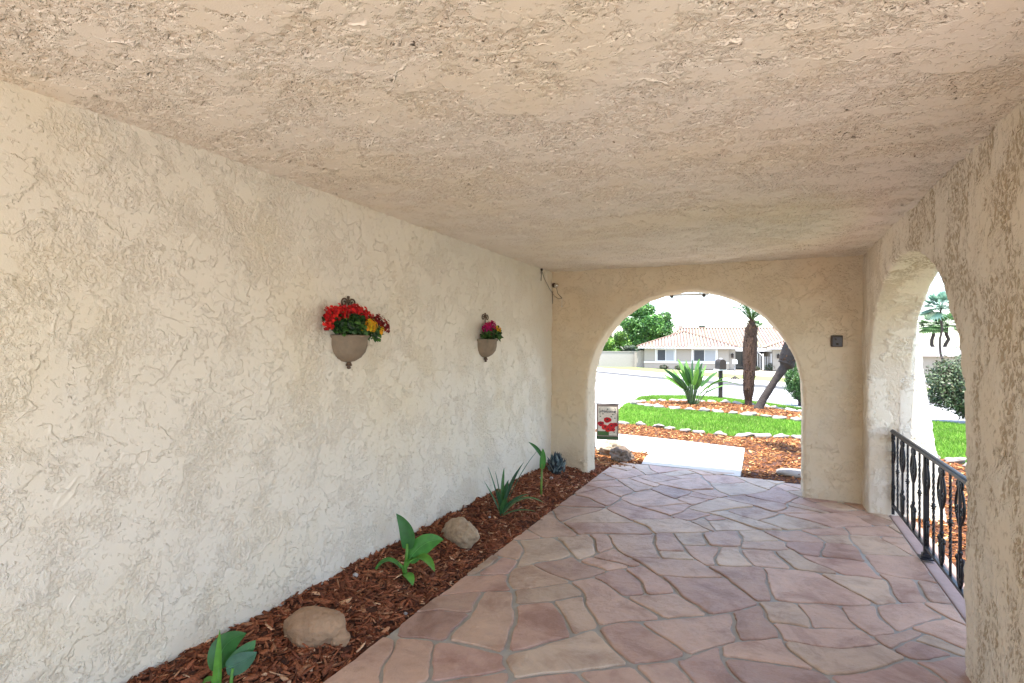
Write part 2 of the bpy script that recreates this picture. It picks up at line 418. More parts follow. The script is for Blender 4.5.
# far sidewalk and verge, with a real kerb
kerb_line = [(-60, 93.9), (-14.5, 49.6), (-8, 43.0), (-.19, 35.8), (1.49, 33.6), (12, 24.5)]
def offset_line(line, d):
    out = []
    for i, p in enumerate(line):
        a = Vector(line[max(i - 1, 0)]); b = Vector(line[min(i + 1, len(line) - 1)])
        t = (b - a).normalized(); nrm = Vector((-t.y, t.x))
        if nrm.y < 0: nrm = -nrm
        out.append((p[0] + nrm.x * d, p[1] + nrm.y * d))
    return out
k0 = offset_line(kerb_line, 0); k1 = offset_line(kerb_line, .16); k2 = offset_line(kerb_line, 4.3); k3 = offset_line(kerb_line, 9.0)
mb = MB()
for i in range(len(k0) - 1):
    a, b_, c, d = k0[i], k0[i + 1], k1[i + 1], k1[i]
    za, zb = gz(a[1]), gz(b_[1])
    mb.add([(*a, za - .1), (*b_, zb - .1), (*c, zb - .1), (*d, za - .1), (*a, za + .10), (*b_, zb + .10), (*c, zb + .10), (*d, za + .10)],
           [(0, 3, 2, 1), (4, 5, 6, 7), (0, 1, 5, 4), (1, 2, 6, 5), (2, 3, 7, 6), (3, 0, 4, 7)])
M_kerb = simple('grey_kerb', (.22, .21, .20), rough=.9)
k = mb.build('kerb', M_kerb, smooth=False); k['kind'] = 'structure'
ground_poly('pavement', k1 + k2[::-1], .085, M_conc)
ground_poly('grass_verge', k2 + k3[::-1], .095, M_dryturf)

LAWN = [(-2.72, 11.15), (-3.1, 12.2), (-3.6, 14.3), (-3.95, 16.5), (-4.1, 18.6), (-4.35, 20.6), (-4.1, 21.9), (-2.8, 22.9), (-1.7, 22.8), (-.1, 20.6), (.92, 18.7), (3.0, 16.9),
        (4.6, 15.3), (8.5, 9.5), (8.5, 1.0), (2.55, 1.0), (2.45, 6.0), (2.4, 9.2), (1.7, 10.3), (.53, 10.8), (.1, 10.62), (-.58, 10.35), (-1.0, 10.42), (-1.4, 10.6), (-2.0, 11.0), (-2.4, 11.12)]
ground_poly('lawn', LAWN, -.018, M_turf)
BED = smooth_loop([(-3.8, 17.0), (-3.08, 16.05), (-2.3, 15.65), (-1.28, 15.3), (-.09, 14.7), (.85, 14.0), (1.9, 13.7), (2.5, 14.6), (1.9, 15.9), (.6, 17.0), (-.4, 18.6), (-1.75, 19.2), (-3.1, 18.7)], 4)
ground_poly('palm_bed', BED, .004, M_soil)
WALK = [(-1.50, 7.24), (-.56, 7.22), (-.52, 7.10), (-.29, 7.06), (-.31, 9.07), (-1.26, 9.33), (-2.35, 9.52), (-4.8, 9.6), (-4.8, 8.3), (-2.38, 8.17), (-1.56, 7.97)]
mb = MB(); n = len(WALK)
mb.add([(*p, -.06) for p in WALK] + [(*p, .008) for p in WALK], [tuple(range(n, 2 * n))] + [(i, (i + 1) % n, n + (i + 1) % n, n + i) for i in range(n)])
o = mb.build('walkway', M_conc, smooth=False); o['kind'] = 'structure'

# ------------------------------------------------------------------ flagstone patio
def clip(poly, px, py, nx, ny):
    """keep the side where (p-(px,py)).n <= 0"""
    out = []
    m = len(poly)
    for i in range(m):
        a, b_ = poly[i], poly[(i + 1) % m]
        da = (a[0] - px) * nx + (a[1] - py) * ny; db = (b_[0] - px) * nx + (b_[1] - py) * ny
        if da <= 0: out.append(a)
        if (da < 0) != (db < 0) and da != db:
            t = da / (da - db); out.append((a[0] + (b_[0] - a[0]) * t, a[1] + (b_[1] - a[1]) * t))
    return out

PX0, PX1, PY0, PY1 = -1.84, 1.15, -3.0, 7.22
random.seed(33)
cells = []
def poly_area(p): return .5 * abs(sum(p[i][0] * p[(i + 1) % len(p)][1] - p[(i + 1) % len(p)][0] * p[i][1] for i in range(len(p))))
def quality(p):
    """smallest corner angle, with a penalty for slivers"""
    m = 180; n = len(p)
    if n < 3: return -1
    for i in range(n):
        a, b_, c = Vector(p[i - 1]), Vector(p[i]), Vector(p[(i + 1) % n])
        u, v = a - b_, c - b_
        if u.length < .03 or v.length < .03: m = min(m, 40); continue
        m = min(m, math.degrees(u.angle(v)))
    per = sum((Vector(p[i]) - Vector(p[(i + 1) % n])).length for i in range(n))
    return m + 160 * poly_area(p) / (per * per / 4 / pi)
def split(poly):
    a_ = poly_area(poly)
    if a_ < random.choice((.06, .12, .17, .20, .23, .26, .28)) or len(poly) < 3:
        if a_ > .002: cells.append(poly)
        return
    c = Vector((sum(p[0] for p in poly) / len(poly), sum(p[1] for p in poly) / len(poly)))
    big = a_ > 1.5; cand = []
    for _ in range(26):
        an = random.uniform(0, pi); c_, s_ = cos(an), sin(an)
        e = [p[0] * c_ + p[1] * s_ for p in poly]; f = random.uniform(.30, .70)
        t = min(e) + (max(e) - min(e)) * f
        A = clip(poly, c_ * t, s_ * t, c_, s_); B = clip(poly, c_ * t, s_ * t, -c_, -s_)
        cand.append((min(quality(A), quality(B)), A, B))
    cand.sort(key=lambda q: -q[0])
    _, A, B = random.choice(cand[:4])
    split(A); split(B)
def rot_(x, y, a): return (x * cos(a) - y * sin(a) - .4, x * sin(a) + y * cos(a) + 2.0)
split([rot_(-5, -6.5, .35), rot_(5, -6.5, .35), rot_(5, 7, .35), rot_(-5, 7, .35)])
cells = [c for c in cells if max(p[0] for p in c) > PX0 - .4 and min(p[0] for p in c) < PX1 + .4 and max(p[1] for p in c) > PY0 - .4 and min(p[1] for p in c) < PY1 + .4]
def warp_pt(p):
    q = Vector((p[0] * 1.5, p[1] * 1.5, 5.0)); q2 = Vector((p[0] * 4.5, p[1] * 4.5, 9.0))
    return (p[0] + .13 * noise.noise(q) + .032 * noise.noise(q2), p[1] + .13 * noise.noise(q + Vector((31, 7, 0))) + .032 * noise.noise(q2 + Vector((11, 3, 0))))
def densify(poly, st_):
    out = []
    for i in range(len(poly)):
        a, b_ = Vector(poly[i]), Vector(poly[(i + 1) % len(poly)]); k = max(1, int((b_ - a).length / st_))
        out += [tuple(a.lerp(b_, j / k)) for j in range(k)]
    return out

def far_edge(x):                              # uneven outer edge of the patio
    return 6.97 if x > .2 else (7.03 if x > -.5 else (7.20 if x > -1.5 else 7.02))
def inset(poly, d):
    out = []; m = len(poly)
    p = [Vector(q) for q in poly]
    a = sum(p[i].x * p[(i + 1) % m].y - p[(i + 1) % m].x * p[i].y for i in range(m))
    if a < 0: p.reverse()
    res = [tuple(q) for q in p]
    for i in range(m):
        e = p[(i + 1) % m] - p[i]
        if e.length < 1e-6: continue
        nrm = Vector((e.y, -e.x)).normalized()
        q = p[i] - nrm * d
        res = clip(res, q.x, q.y, nrm.x, nrm.y)
        if len(res) < 3: return []
    return res
def area(p): return .5 * abs(sum(p[i][0] * p[(i + 1) % len(p)][1] - p[(i + 1) % len(p)][0] * p[i][1] for i in range(len(p))))
def chaikin(p, r=.22):
    out = []
    for i in range(len(p)):
        a, b_ = Vector(p[i]), Vector(p[(i + 1) % len(p)])
        k = min(r, .012 / max((b_ - a).length, 1e-6) + .015)
        out += [tuple(a.lerp(b_, k)), tuple(a.lerp(b_, 1 - k))]
    return out
STONE_COLS = [(.56, .355, .28), (.53, .325, .26), (.57, .375, .29), (.56, .39, .295), (.49, .30, .25), (.58, .41, .31), (.54, .345, .275), (.60, .44, .34), (.59, .38, .30)]
mb = MB()
for ci, poly in enumerate(cells):
    q = inset(poly, random.uniform(.006, .012))
    if len(q) < 3 or area(q) < .003: continue
    q2 = [q[0]]
    for p in q[1:]:
        if (Vector(p) - Vector(q2[-1])).length > .02: q2.append(p)
    q = q2
    if len(q) < 3: continue
    q = [warp_pt(p) for p in densify(chaikin(q), .032)]
    cx_ = sum(p[0] for p in q) / len(q); cy_ = sum(p[1] for p in q) / len(q)
    q = clip(q, PX0 + .006, 0, -1, 0)
    if len(q) >= 3: q = clip(q, 1.012, 0, 1, 0)
    if len(q) >= 3: q = clip(q, 0, far_edge(cx_), 0, 1)
    if len(q) >= 3: q = clip(q, 0, PY0, 0, -1)
    if len(q) < 3 or area(q) < .004: continue
    q = densify(q, .035)
    cx_ = sum(p[0] for p in q) / len(q); cy_ = sum(p[1] for p in q) / len(q)
    dens = []; c = Vector((cx_, cy_))
    for p in q:
        p = Vector(p); dd = (p - c).normalized()
        nz = noise.noise(Vector((p.x * 9, p.y * 9, ci * 1.7))) * .012 + noise.noise(Vector((p.x * 34, p.y * 34, ci))) * .007
        dens.append(p + dd * min(.006, nz))
    tilt = Vector((random.uniform(-.012, .012), random.uniform(-.012, .012)))
    h0 = .010 + random.uniform(-.003, .003)
    ctr = sum(dens, Vector((0, 0))) / len(dens)
    m = len(dens)
    def zz(p, k): return h0 * k + (p - ctr).dot(tilt)
    ring0 = [(p.x, p.y, -.02) for p in dens]
    r1_ = [(p.x, p.y, zz(p, .45)) for p in dens]
    def shr(p, d):
        v = ctr - p; L_ = v.length
        return p + v * min(.4, d / max(L_, .01))
    r2_ = [(*shr(p, .004), zz(p, .85)) for p in dens]
    r3_ = [(*shr(p, .012), zz(p, 1.0)) for p in dens]
    vs = ring0 + r1_ + r2_ + r3_
    fs = []
    for r in range(3):
        for i in range(m):
            fs.append((r * m + i, r * m + (i + 1) % m, (r + 1) * m + (i + 1) % m, (r + 1) * m + i))
    fs.append(tuple(3 * m + i for i in range(m)))
    c = random.choice(STONE_COLS); kk = random.uniform(.86, 1.14)
    mb.add(vs, fs, (c[0] * kk, c[1] * kk * 1.05, c[2] * kk * .98))
st = mb.build('flagstone', M_stone, smooth=False)
mb = MB(); mb.box((PX0 + .01, PY0, -.07), (1.02, 6.98, .0)); mb.box((-1.49, 6.98, -.07), (-.57, 7.21, -.001)); mb.box((-.57, 6.98, -.07), (-.3, 7.05, -.001))
pat = mb.build('patio', M_mortar, smooth=False); pat['kind'] = 'structure'
st.parent = pat
# ledge under the railing
mb = MB(); mb.box((1.02, 3.2, -.1), (1.21, 6.15, .009)); mb.box((1.02, -.5, -.1), (1.21, 2.4, .016))
o = mb.build('ledge', simple('pinkish_ledge_stone', (.36, .255, .215), rough=.8, var=.2, scale=5, bump=.5, bscale=30), smooth=False, bevel=.008); o['kind'] = 'structure'

# ------------------------------------------------------------------ porch (one building)
XL, XR, YF, CH = -2.439, .856, 6.358, 2.475
porch = empty('covered_porch', (0, 6.5, 0), 'cream and tan stucco covered porch with round arches and a low rough ceiling', 'porch')
def P(o): o.parent = porch; o.matrix_parent_inverse = Matrix.Translation((0, -6.5, 0)); return o

def dense_grid(name, o0, eu, ev, nu, nv, back, mat):
    """closed slab with a finely divided front: o0 corner, eu/ev full edge vectors, back = thickness vector"""
    o0, eu, ev, back = map(lambda q: np.array(q, float), (o0, eu, ev, back))
    u = np.linspace(0, 1, nu + 1); v = np.linspace(0, 1, nv + 1)
    U, V = np.meshgrid(u, v, indexing='ij')
    F = o0 + U[..., None] * eu + V[..., None] * ev
    fr = F.reshape(-1, 3)
    idx = np.arange((nu + 1) * (nv + 1)).reshape(nu + 1, nv + 1)
    q = np.stack([idx[:-1, :-1], idx[1:, :-1], idx[1:, 1:], idx[:-1, 1:]], -1).reshape(-1, 4)
    nb = len(fr)
    bk = np.array([o0 + back, o0 + eu + back, o0 + eu + ev + back, o0 + ev + back])
    fc = np.array([o0, o0 + eu, o0 + eu + ev, o0 + ev])
    extra_v = np.concatenate([fc, bk]); b0 = nb
    ex = np.array([[b0, b0 + 4, b0 + 5, b0 + 1], [b0 + 1, b0 + 5, b0 + 6, b0 + 2], [b0 + 2, b0 + 6, b0 + 7, b0 + 3], [b0 + 3, b0 + 7, b0 + 4, b0], [b0 + 4, b0 + 7, b0 + 6, b0 + 5]])
    return P(np_obj(name, np.concatenate([fr, extra_v]), np.concatenate([q, ex]), mat, smooth=False))

def arch_slab(name, outline, axis, lo, hi, mat, voxel=.02, bev=.035, bevfn=None):
    """outline in (s,z); axis 'x' -> s is Y and the slab runs lo..hi in X; axis 'y' -> s is X"""
    bm = bmesh.new()
    vs = [bm.verts.new((lo, s, z) if axis == 'x' else (s, lo, z)) for s, z in outline]
    f = bm.faces.new(vs)
    r = bmesh.ops.extrude_face_region(bm, geom=[f])
    nv = [g for g in r['geom'] if isinstance(g, bmesh.types.BMVert)]
    d = (hi - lo, 0, 0) if axis == 'x' else (0, hi - lo, 0)
    bmesh.ops.translate(bm, verts=nv, vec=d)
    bmesh.ops.recalc_face_normals(bm, faces=bm.faces[:])
    if bev:
        es = []
        for e in bm.edges:
            a, b_ = e.verts
            ca, cb = (a.co[0], b_.co[0]) if axis == 'x' else (a.co[1], b_.co[1])
            if abs(ca - cb) > 1e-6: continue
            sa, sb = (a.co[1], b_.co[1]) if axis == 'x' else (a.co[0], b_.co[0])
            if bevfn(sa, a.co[2]) and bevfn(sb, b_.co[2]): es.append(e)
        bmesh.ops.bevel(bm, geom=es, offset=bev, segments=4, profile=.5, affect='EDGES', clamp_overlap=True)
    me = bpy.data.meshes.new(name); bm.to_mesh(me); bm.free(); me.materials.append(mat)
    o = bpy.data.objects.new(name, me); COL.objects.link(o)
    rm = o.modifiers.new('remesh', 'REMESH'); rm.mode = 'VOXEL'; rm.voxel_size = voxel; rm.use_smooth_shade = True
    tx = bpy.data.textures.new(name + '_wobble', 'CLOUDS'); tx.noise_scale = .35; tx.noise_depth = 1
    dm = o.modifiers.new('wobble', 'DISPLACE'); dm.texture = tx; dm.strength = .022; dm.mid_level = .5; dm.texture_coords = 'LOCAL'
    return P(o)

def arc(c, hw, spring, rise, n=40, rev=False):
    a = [(c - hw * cos(pi * i / n), spring + rise * sin(pi * i / n)) for i in range(n + 1)]
    return a[::-1] if rev else a

# left wall, ceiling
dense_grid('wall', (XL, -1.6, -.1), (0, 8.2, 0), (0, 0, 2.62), 620, 190, (-.3, 0, 0), M_wall)
dense_grid('ceiling', (XL - .1, -1.55, CH), (0, 8.1, 0), (3.5, 0, 0), 640, 270, (0, 0, .12), M_ceil)
mb = MB(); mb.box((-2.95, -1.75, 2.54), (1.27, 6.80, 2.74))
P(mb.build('roof', M_side, smooth=False, bevel=.02))
# far wall with its arch
AC, AH, AS, AR = -.821, 1.156, 1.04, 1.154
ol = [(XL - .08, -.1), (AC - AH, -.1)] + arc(AC, AH, AS, AR) + [(AC + AH, -.1), (1.12, -.1), (1.12, 2.56), (XL - .08, 2.56)]
def bf(s, z): return AC - AH - .01 < s < AC + AH + .01 and z < 2.25
w = arch_slab('arched_wall', ol, 'y', YF, 6.72, M_arch, .02, .035, bf)
w['label'] = 'tan smooth stucco end wall with a wide round arch'
# right wall with two arches
A1 = (4.667, 1.39, 1.2, 1.02); A2 = (.97, 1.385, 1.2, .992)
ol = [(-1.5, -.1), (A2[0] - A2[1], -.1)] + arc(*A2) + [(A2[0] + A2[1], -.1), (A1[0] - A1[1], -.1)] + arc(*A1) + [(A1[0] + A1[1], -.1), (6.70, -.1), (6.70, 2.56), (-1.5, 2.56)]
def bf2(s, z): return z < 2.3 and (A1[0] - A1[1] - .01 < s < A1[0] + A1[1] + .01 or A2[0] - A2[1] - .01 < s < A2[0] + A2[1] + .01)
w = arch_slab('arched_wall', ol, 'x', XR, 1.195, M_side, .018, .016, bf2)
w['label'] = 'coarse stucco side wall with tall arches beside the railing'
# battered buttresses on the outside of the side wall
def buttress(y0, y1):
    bm = bmesh.new()
    prof = [(1.10, -.1), (1.47, -.1), (1.42, .28), (1.25, 1.62), (1.20, 2.1), (1.10, 2.1)]
    vs = [bm.verts.new((x, y0, z)) for x, z in prof]
    f = bm.faces.new(vs)
    r = bmesh.ops.extrude_face_region(bm, geom=[f])
    bmesh.ops.translate(bm, verts=[g for g in r['geom'] if isinstance(g, bmesh.types.BMVert)], vec=(0, y1 - y0, 0))
    bmesh.ops.recalc_face_normals(bm, faces=bm.faces[:])
    es = [e for e in bm.edges if min(v.co.x for v in e.verts) > 1.15 and abs(e.verts[0].co.y - e.verts[1].co.y) < 1e-6]
    bmesh.ops.bevel(bm, geom=es, offset=.03, segments=3, affect='EDGES', profile=.5)
    me = bpy.data.meshes.new('buttress'); bm.to_mesh(me); bm.free(); me.materials.append(M_wall)
    o = bpy.data.objects.new('buttress', me); COL.objects.link(o)
    rm = o.modifiers.new('remesh', 'REMESH'); rm.mode = 'VOXEL'; rm.voxel_size = .02; rm.use_smooth_shade = True
    P(o)
buttress(6.055, 6.60); buttress(2.5, 3.1)

# ------------------------------------------------------------------ iron railing
rail = empty('iron_railing', (1.045, 4.665, .015), 'black wrought iron railing with scrolls across the side arch', 'railing')
def R(mb_, name, mat=M_iron, par=None, **k):
    o = mb_.build(name, mat, par or rail, **k); return o
Y0, Y1 = 6.03 - 4.665, 3.30 - 4.665
mb = MB(); mb.box((-.02, Y1, .765), (.02, Y0, .778)); mb.box((-.013, Y1, .752), (.013, Y0, .765)); mb.tube([(0, Y1, .781), (0, Y0, .781)], .014, 8, flat=.6)
R(mb, 'top_rail', smooth=False)
mb = MB(); mb.box((-.012, Y1, .085), (.012, Y0, .105)); R(mb, 'bottom_rail', smooth=False, bevel=.003)
def spiral(cy, cz, r0, a0, turns, sgn, n=16, x=0.0, shrink=.72):
    return [(x, cy + sgn * (r0 * (1 - shrink * i / n)) * cos(a0 + turns * 2 * pi * i / n), cz + (r0 * (1 - shrink * i / n)) * sin(a0 + turns * 2 * pi * i / n)) for i in range(n + 1)]
sp = .192
plain = None; knuck = None; posts = []
for i in range(15):
    y = Y0 - .012 - i * sp
    if y < Y1 + .005: y = Y1 + .01
    if i in (0, 6, 14):
        mb = MB(); t = .016 if i == 6 else .011
        mb.box((-t, y - t, .012), (t, y + t, .755))
        if i == 6: mb.box((-.045, y - .045, .012), (.045, y + .045, .024)); mb.box((-.026, y - .026, .024), (.026, y + .026, .05))
        po = R(mb, 'post', smooth=False, bevel=.002)
    if i % 2 == 0:
        # scroll panel on a plain bar
        if plain is None:
            mb = MB(); mb.box((-.0075, -.0075, .1), (.0075, .0075, .755)); plain = R(mb, 'baluster', smooth=False)
            plain.location = (0, y, 0)
            mb = MB()
            for s_ in (-1, 1):
                path = [(0, s_ * .006, .47), (0, s_ * .035, .495), (0, s_ * .074, .545), (0, s_ * .082, .60), (0, s_ * .062, .655), (0, s_ * .024, .70), (0, s_ * .006, .745)]
                mb.tube(path, .008, 6)
                mb.tube(spiral(s_ * .044, .562, .030, -.5, 1.1, s_), .008, 6)
                mb.tube(spiral(s_ * .032, .722, .024, -1.6, 1.0, s_), .008, 6)
            R(mb, 'scroll', par=plain)
            mb = MB()
            for s_ in (-1, 1):
                mb.tube([(0, s_ * .006, .11), (0, s_ * .034, .15), (0, s_ * .04, .20), (0, s_ * .044, .255)], .009, 6)
                mb.tube(spiral(s_ * .042, .265, .026, -.2, 1.1, s_), .009, 6)
                mb.tube(spiral(s_ * .026, .145, .024, .6, 1.0, s_), .008, 6)
            mb.box((-.010, -.014, .305), (.010, .014, .325))
            R(mb, 'scroll', par=plain)
        else:
            d = dup_tree(plain, rail); d.location = (0, y, 0)
    else:
        if knuck is None:
            mb = MB(); a = .006
            vs = []; fs = []; nseg = 60
            for q in range(nseg + 1):
                z = .1 + .655 * q / nseg; tw = 0
                if .18 < z < .68: tw = (z - .18) / .5 * 2 * pi * 3
                else: tw = 0 if z <= .18 else 2 * pi * 3
                for c in range(4):
                    an = tw + pi / 4 + c * pi / 2; vs.append((a * 1.5 * cos(an), a * 1.5 * sin(an), z))
            for q in range(nseg):
                for c in range(4):
                    c2 = (c + 1) % 4; fs.append((q * 4 + c, q * 4 + c2, (q + 1) * 4 + c2, (q + 1) * 4 + c))
            mb.add(vs, fs); knuck = R(mb, 'baluster', smooth=False); knuck.location = (0, y, 0)
            mb = MB(); mb.lathe([(.006, -.022), (.014, -.018), (.009, -.008), (.02, 0), (.009, .008), (.014, .018), (.006, .022)], (0, 0, .44), 10)
            R(mb, 'collar', par=knuck)
        else:
            d = dup_tree(knuck, rail); d.location = (0, y, 0)

# ------------------------------------------------------------------ bark mulch
def chips(name, region, n, zfun, smin, smax, pal, label, seed=1, lift=.012, wide=(.12, .35)):
    r = np.random.default_rng(seed)
    pts = region(r, n); n = len(pts)
    L_ = r.uniform(smin, smax, n) * r.choice([.6, 1, 1.5], n, p=[.45, .4, .15]); W = L_ * r.uniform(wide[0], wide[1], n); T = np.clip(W * .35, .0015, .006)
    yaw = r.uniform(0, 2 * pi, n); pit = r.normal(0, .32, n); rol = r.uniform(-.7, .7, n)
    z = np.array([zfun(p[0], p[1]) for p in pts]) + r.uniform(-.004, lift, n)
    # local: bent hexahedron with 3 stations
    st = np.array([[-.5, -.35], [0, -.5], [.5, -.25], [.5, .3], [0, .5], [-.5, .2]])
    jit = r.uniform(-.12, .12, (n, 6, 2))
    xy = st[None] + jit
    lx = xy[..., 0] * L_[:, None]; ly = xy[..., 1] * W[:, None]
    bend = r.uniform(-.12, .12, n)
    lz = -(xy[..., 0] ** 2) * 4 * bend[:, None] * L_[:, None] * .5
    top = np.stack([lx, ly, lz + T[:, None] / 2], -1); bot = np.stack([lx, ly, lz - T[:, None] / 2], -1)
    v = np.concatenate([top, bot], 1)                 # n,12,3
    cr, sr = np.cos(rol), np.sin(rol); cp, sp_ = np.cos(pit), np.sin(pit); cy, sy = np.cos(yaw), np.sin(yaw)
    x, y, zz_ = v[..., 0], v[..., 1], v[..., 2]
    y, zz_ = y * cr[:, None] - zz_ * sr[:, None], y * sr[:, None] + zz_ * cr[:, None]
    x, zz_ = x * cp[:, None] - zz_ * sp_[:, None], x * sp_[:, None] + zz_ * cp[:, None]
    x, y = x * cy[:, None] - y * sy[:, None], x * sy[:, None] + y * cy[:, None]
    v = np.stack([x + pts[:, 0, None], y + pts[:, 1, None], zz_ + z[:, None]], -1).reshape(-1, 3)
    base = np.arange(n)[:, None, None] * 12
    q = np.array([[0, 1, 4, 5], [1, 2, 3, 4], [11, 10, 7, 6], [10, 9, 8, 7], [0, 6, 7, 1], [1, 7, 8, 2], [2, 8, 9, 3], [3, 9, 10, 4], [4, 10, 11, 5], [5, 11, 6, 0]])
    q = q[:, ::-1]
    f = (base + q[None]).reshape(-1, 4)
    cols = np.array(pal)[r.choice(len(pal), n)] * r.uniform(.6, 1.25, (n, 1))
    o = np_obj(name, v, f, M_chip, cols=np.repeat(cols, 10, 0))
    return tag(o, label, 'mulch', kind='stuff')

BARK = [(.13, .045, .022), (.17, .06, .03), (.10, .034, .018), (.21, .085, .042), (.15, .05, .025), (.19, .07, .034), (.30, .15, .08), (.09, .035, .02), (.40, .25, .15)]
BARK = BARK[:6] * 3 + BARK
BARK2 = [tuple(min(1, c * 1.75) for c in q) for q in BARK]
BARK_SUN = [(min(1, q[0] * 1.9), min(1, q[1] * 2.15), min(1, q[2] * 1.6)) for q in BARK]  # same bark with the orange of sunlight put into its colour

EDGE = PX0
def zmulch(x, y):
    t = min(1, max(0, (EDGE - x) / .6)); t = t * t * (3 - 2 * t)
    if y > 6.5: t *= max(0, 1 - (y - 6.5) / .8)
    return -.012 + .125 * t + .022 * noise.noise(Vector((x * 4, y * 4, 0))) + .014 * noise.noise(Vector((x * 13, y * 13, 3)))
def strip_mesh(name, x0, x1, y0, y1, zf, step, mat):
    nx = max(2, int((x1 - x0) / step)); ny = max(2, int((y1 - y0) / step))
    xs = np.linspace(x0, x1, nx + 1); ys = np.linspace(y0, y1, ny + 1)
    v = np.array([(x, y, zf(x, y)) for x in xs for y in ys])
    idx = np.arange((nx + 1) * (ny + 1)).reshape(nx + 1, ny + 1)
    q = np.stack([idx[:-1, :-1], idx[1:, :-1], idx[1:, 1:], idx[:-1, 1:]], -1).reshape(-1, 4)
    o = np_obj(name, v, q, mat, smooth=True); o['kind'] = 'structure'; return o
strip_mesh('planting_bed', XL - .05, EDGE + .012, .2, 6.75, zmulch, .03, M_soil)
def zsoil2(x, y): return -.006 + gz(y) + .012 * noise.noise(Vector((x * 5, y * 5, 1)))
strip_mesh('planting_bed', -2.75, -1.49, 6.75, 8.12, lambda x, y: zmulch(x, y) if y < 7.3 else -.012 + .012 * noise.noise(Vector((x * 5, y * 5, 1))), .05, M_soil)

def rect_region(x0, x1, y0, y1):
    return lambda r, n: np.stack([r.uniform(x0, x1, n), r.uniform(y0, y1, n)], -1)
def near_bias(r, n):                           # finer cover close to the camera
    y = .25 + 6.7 * r.uniform(0, 1, n) ** 1.15
    return np.stack([XL + .0 + (EDGE - .008 - XL) * r.uniform(0, 1, n), y], -1)
chips('bark_mulch', near_bias, 15000, zmulch, .032, .075, BARK2, 'dark red brown bark mulch along the foot of the left wall', 3, .014)
def patch(r, n):
    p = np.stack([r.uniform(-2.7, -1.5, n), r.uniform(6.9, 8.1, n)], -1)
    return p[(p[:, 0] < -1.52)]
chips('bark_mulch', patch, 3600, lambda x, y: zmulch(x, y) if y < 7.3 else -.004, .03, .07, BARK_SUN, 'sunlit orange bark mulch patch beside the walkway left of the arch', 4)
# front bed and bed outside the side wall
FB = [(-2.72, 11.15), (-2.4, 11.12), (-2.0, 11.0), (-1.4, 10.6), (-1.0, 10.42), (-.58, 10.35), (.1, 10.62), (.53, 10.8), (1.7, 10.3), (2.4, 9.2), (2.45, 6.0), (2.55, 1.0), (1.21, 1.0), (1.21, 6.72), (1.0, 6.75), (1.0, 6.98), (.2, 7.0),
      (-.28, 7.02), (-.30, 9.08), (-1.26, 9.34), (-2.35, 9.53), (-2.9, 9.56), (-2.9, 10.6)]
ground_poly('planting_bed', FB, .0, M_soil)
def inpoly(P_, poly):
    x, y = P_[:, 0], P_[:, 1]; ins = np.zeros(len(P_), bool); j = len(poly) - 1
    for i in range(len(poly)):
        xi, yi = poly[i]; xj, yj = poly[j]
        c = ((yi > y) != (yj > y)) & (x < (xj - xi) * (y - yi) / (yj - yi + 1e-12) + xi)
        ins ^= c; j = i
    return ins
def poly_region(poly):
    xs = [p[0] for p in poly]; ys = [p[1] for p in poly]
    def f(r, n):
        p = np.stack([r.uniform(min(xs), max(xs), n), r.uniform(min(ys), max(ys), n)], -1)
        return p[inpoly(p, poly)]
    return f
chips('bark_mulch', poly_region(FB), 42000, lambda x, y: gz(y) + .006, .035, .075, BARK_SUN, 'orange bark mulch bed between the walkway, railing and white border stones', 5)
chips('bark_mulch', poly_region(BED), 9000, lambda x, y: gz(y) + .02, .06, .12, BARK_SUN, 'orange bark mulch around the palm trunks in the lawn island', 6)

# ------------------------------------------------------------------ grass
def grass(name, region, n, label, h=.05, seed=1):
    r = np.random.default_rng(seed); p = region(r, n); n = len(p)
    a = r.uniform(0, 2 * pi, n); hh = h * r.uniform(.6, 1.3, n); w = hh * .16
    lean = r.normal(0, .35, (n, 2)) * hh[:, None]
    z = np.array([gz(q) for q in p[:, 1]]) - .018
    b0 = np.stack([p[:, 0] - np.cos(a) * w, p[:, 1] - np.sin(a) * w, z], -1)
    b1 = np.stack([p[:, 0] + np.cos(a) * w, p[:, 1] + np.sin(a) * w, z], -1)
    t = np.stack([p[:, 0] + lean[:, 0], p[:, 1] + lean[:, 1], z + hh], -1)
    v = np.stack([b0, b1, t], 1).reshape(-1, 3); f = np.arange(3 * n).reshape(n, 3)
    pal = np.array([(.15, .31, .03), (.19, .37, .04), (.24, .42, .055), (.11, .25, .025), (.36, .42, .12)])
    c = pal[r.choice(5, n, p=[.3, .3, .2, .15, .05])] * r.uniform(.8, 1.2, (n, 1))
    m = 1 + .25 * np.array([noise.noise(Vector((q[0] * .9, q[1] * .9, 0))) for q in p])
    return tag(np_obj(name, v, f, M_blade, cols=c * m[:, None]), label, 'grass', kind='stuff')
_bed = BED
def lawn_region(r, n):
    # denser close to the porch
    y = 8.0 + 15.0 * r.uniform(0, 1, n); x = r.uniform(-4.4, 5.7, n)
    p = np.stack([x, y], -1)
    p = p[inpoly(p, LAWN) & ~inpoly(p, _bed)]
    # drop what stands behind the side wall and cannot be seen
    return p[(p[:, 1] > 8.2) & (p[:, 0] < 5.6)]
grass('lawn_grass', lawn_region, 260000, 'bright green mown grass around the palm island', .055, 2)

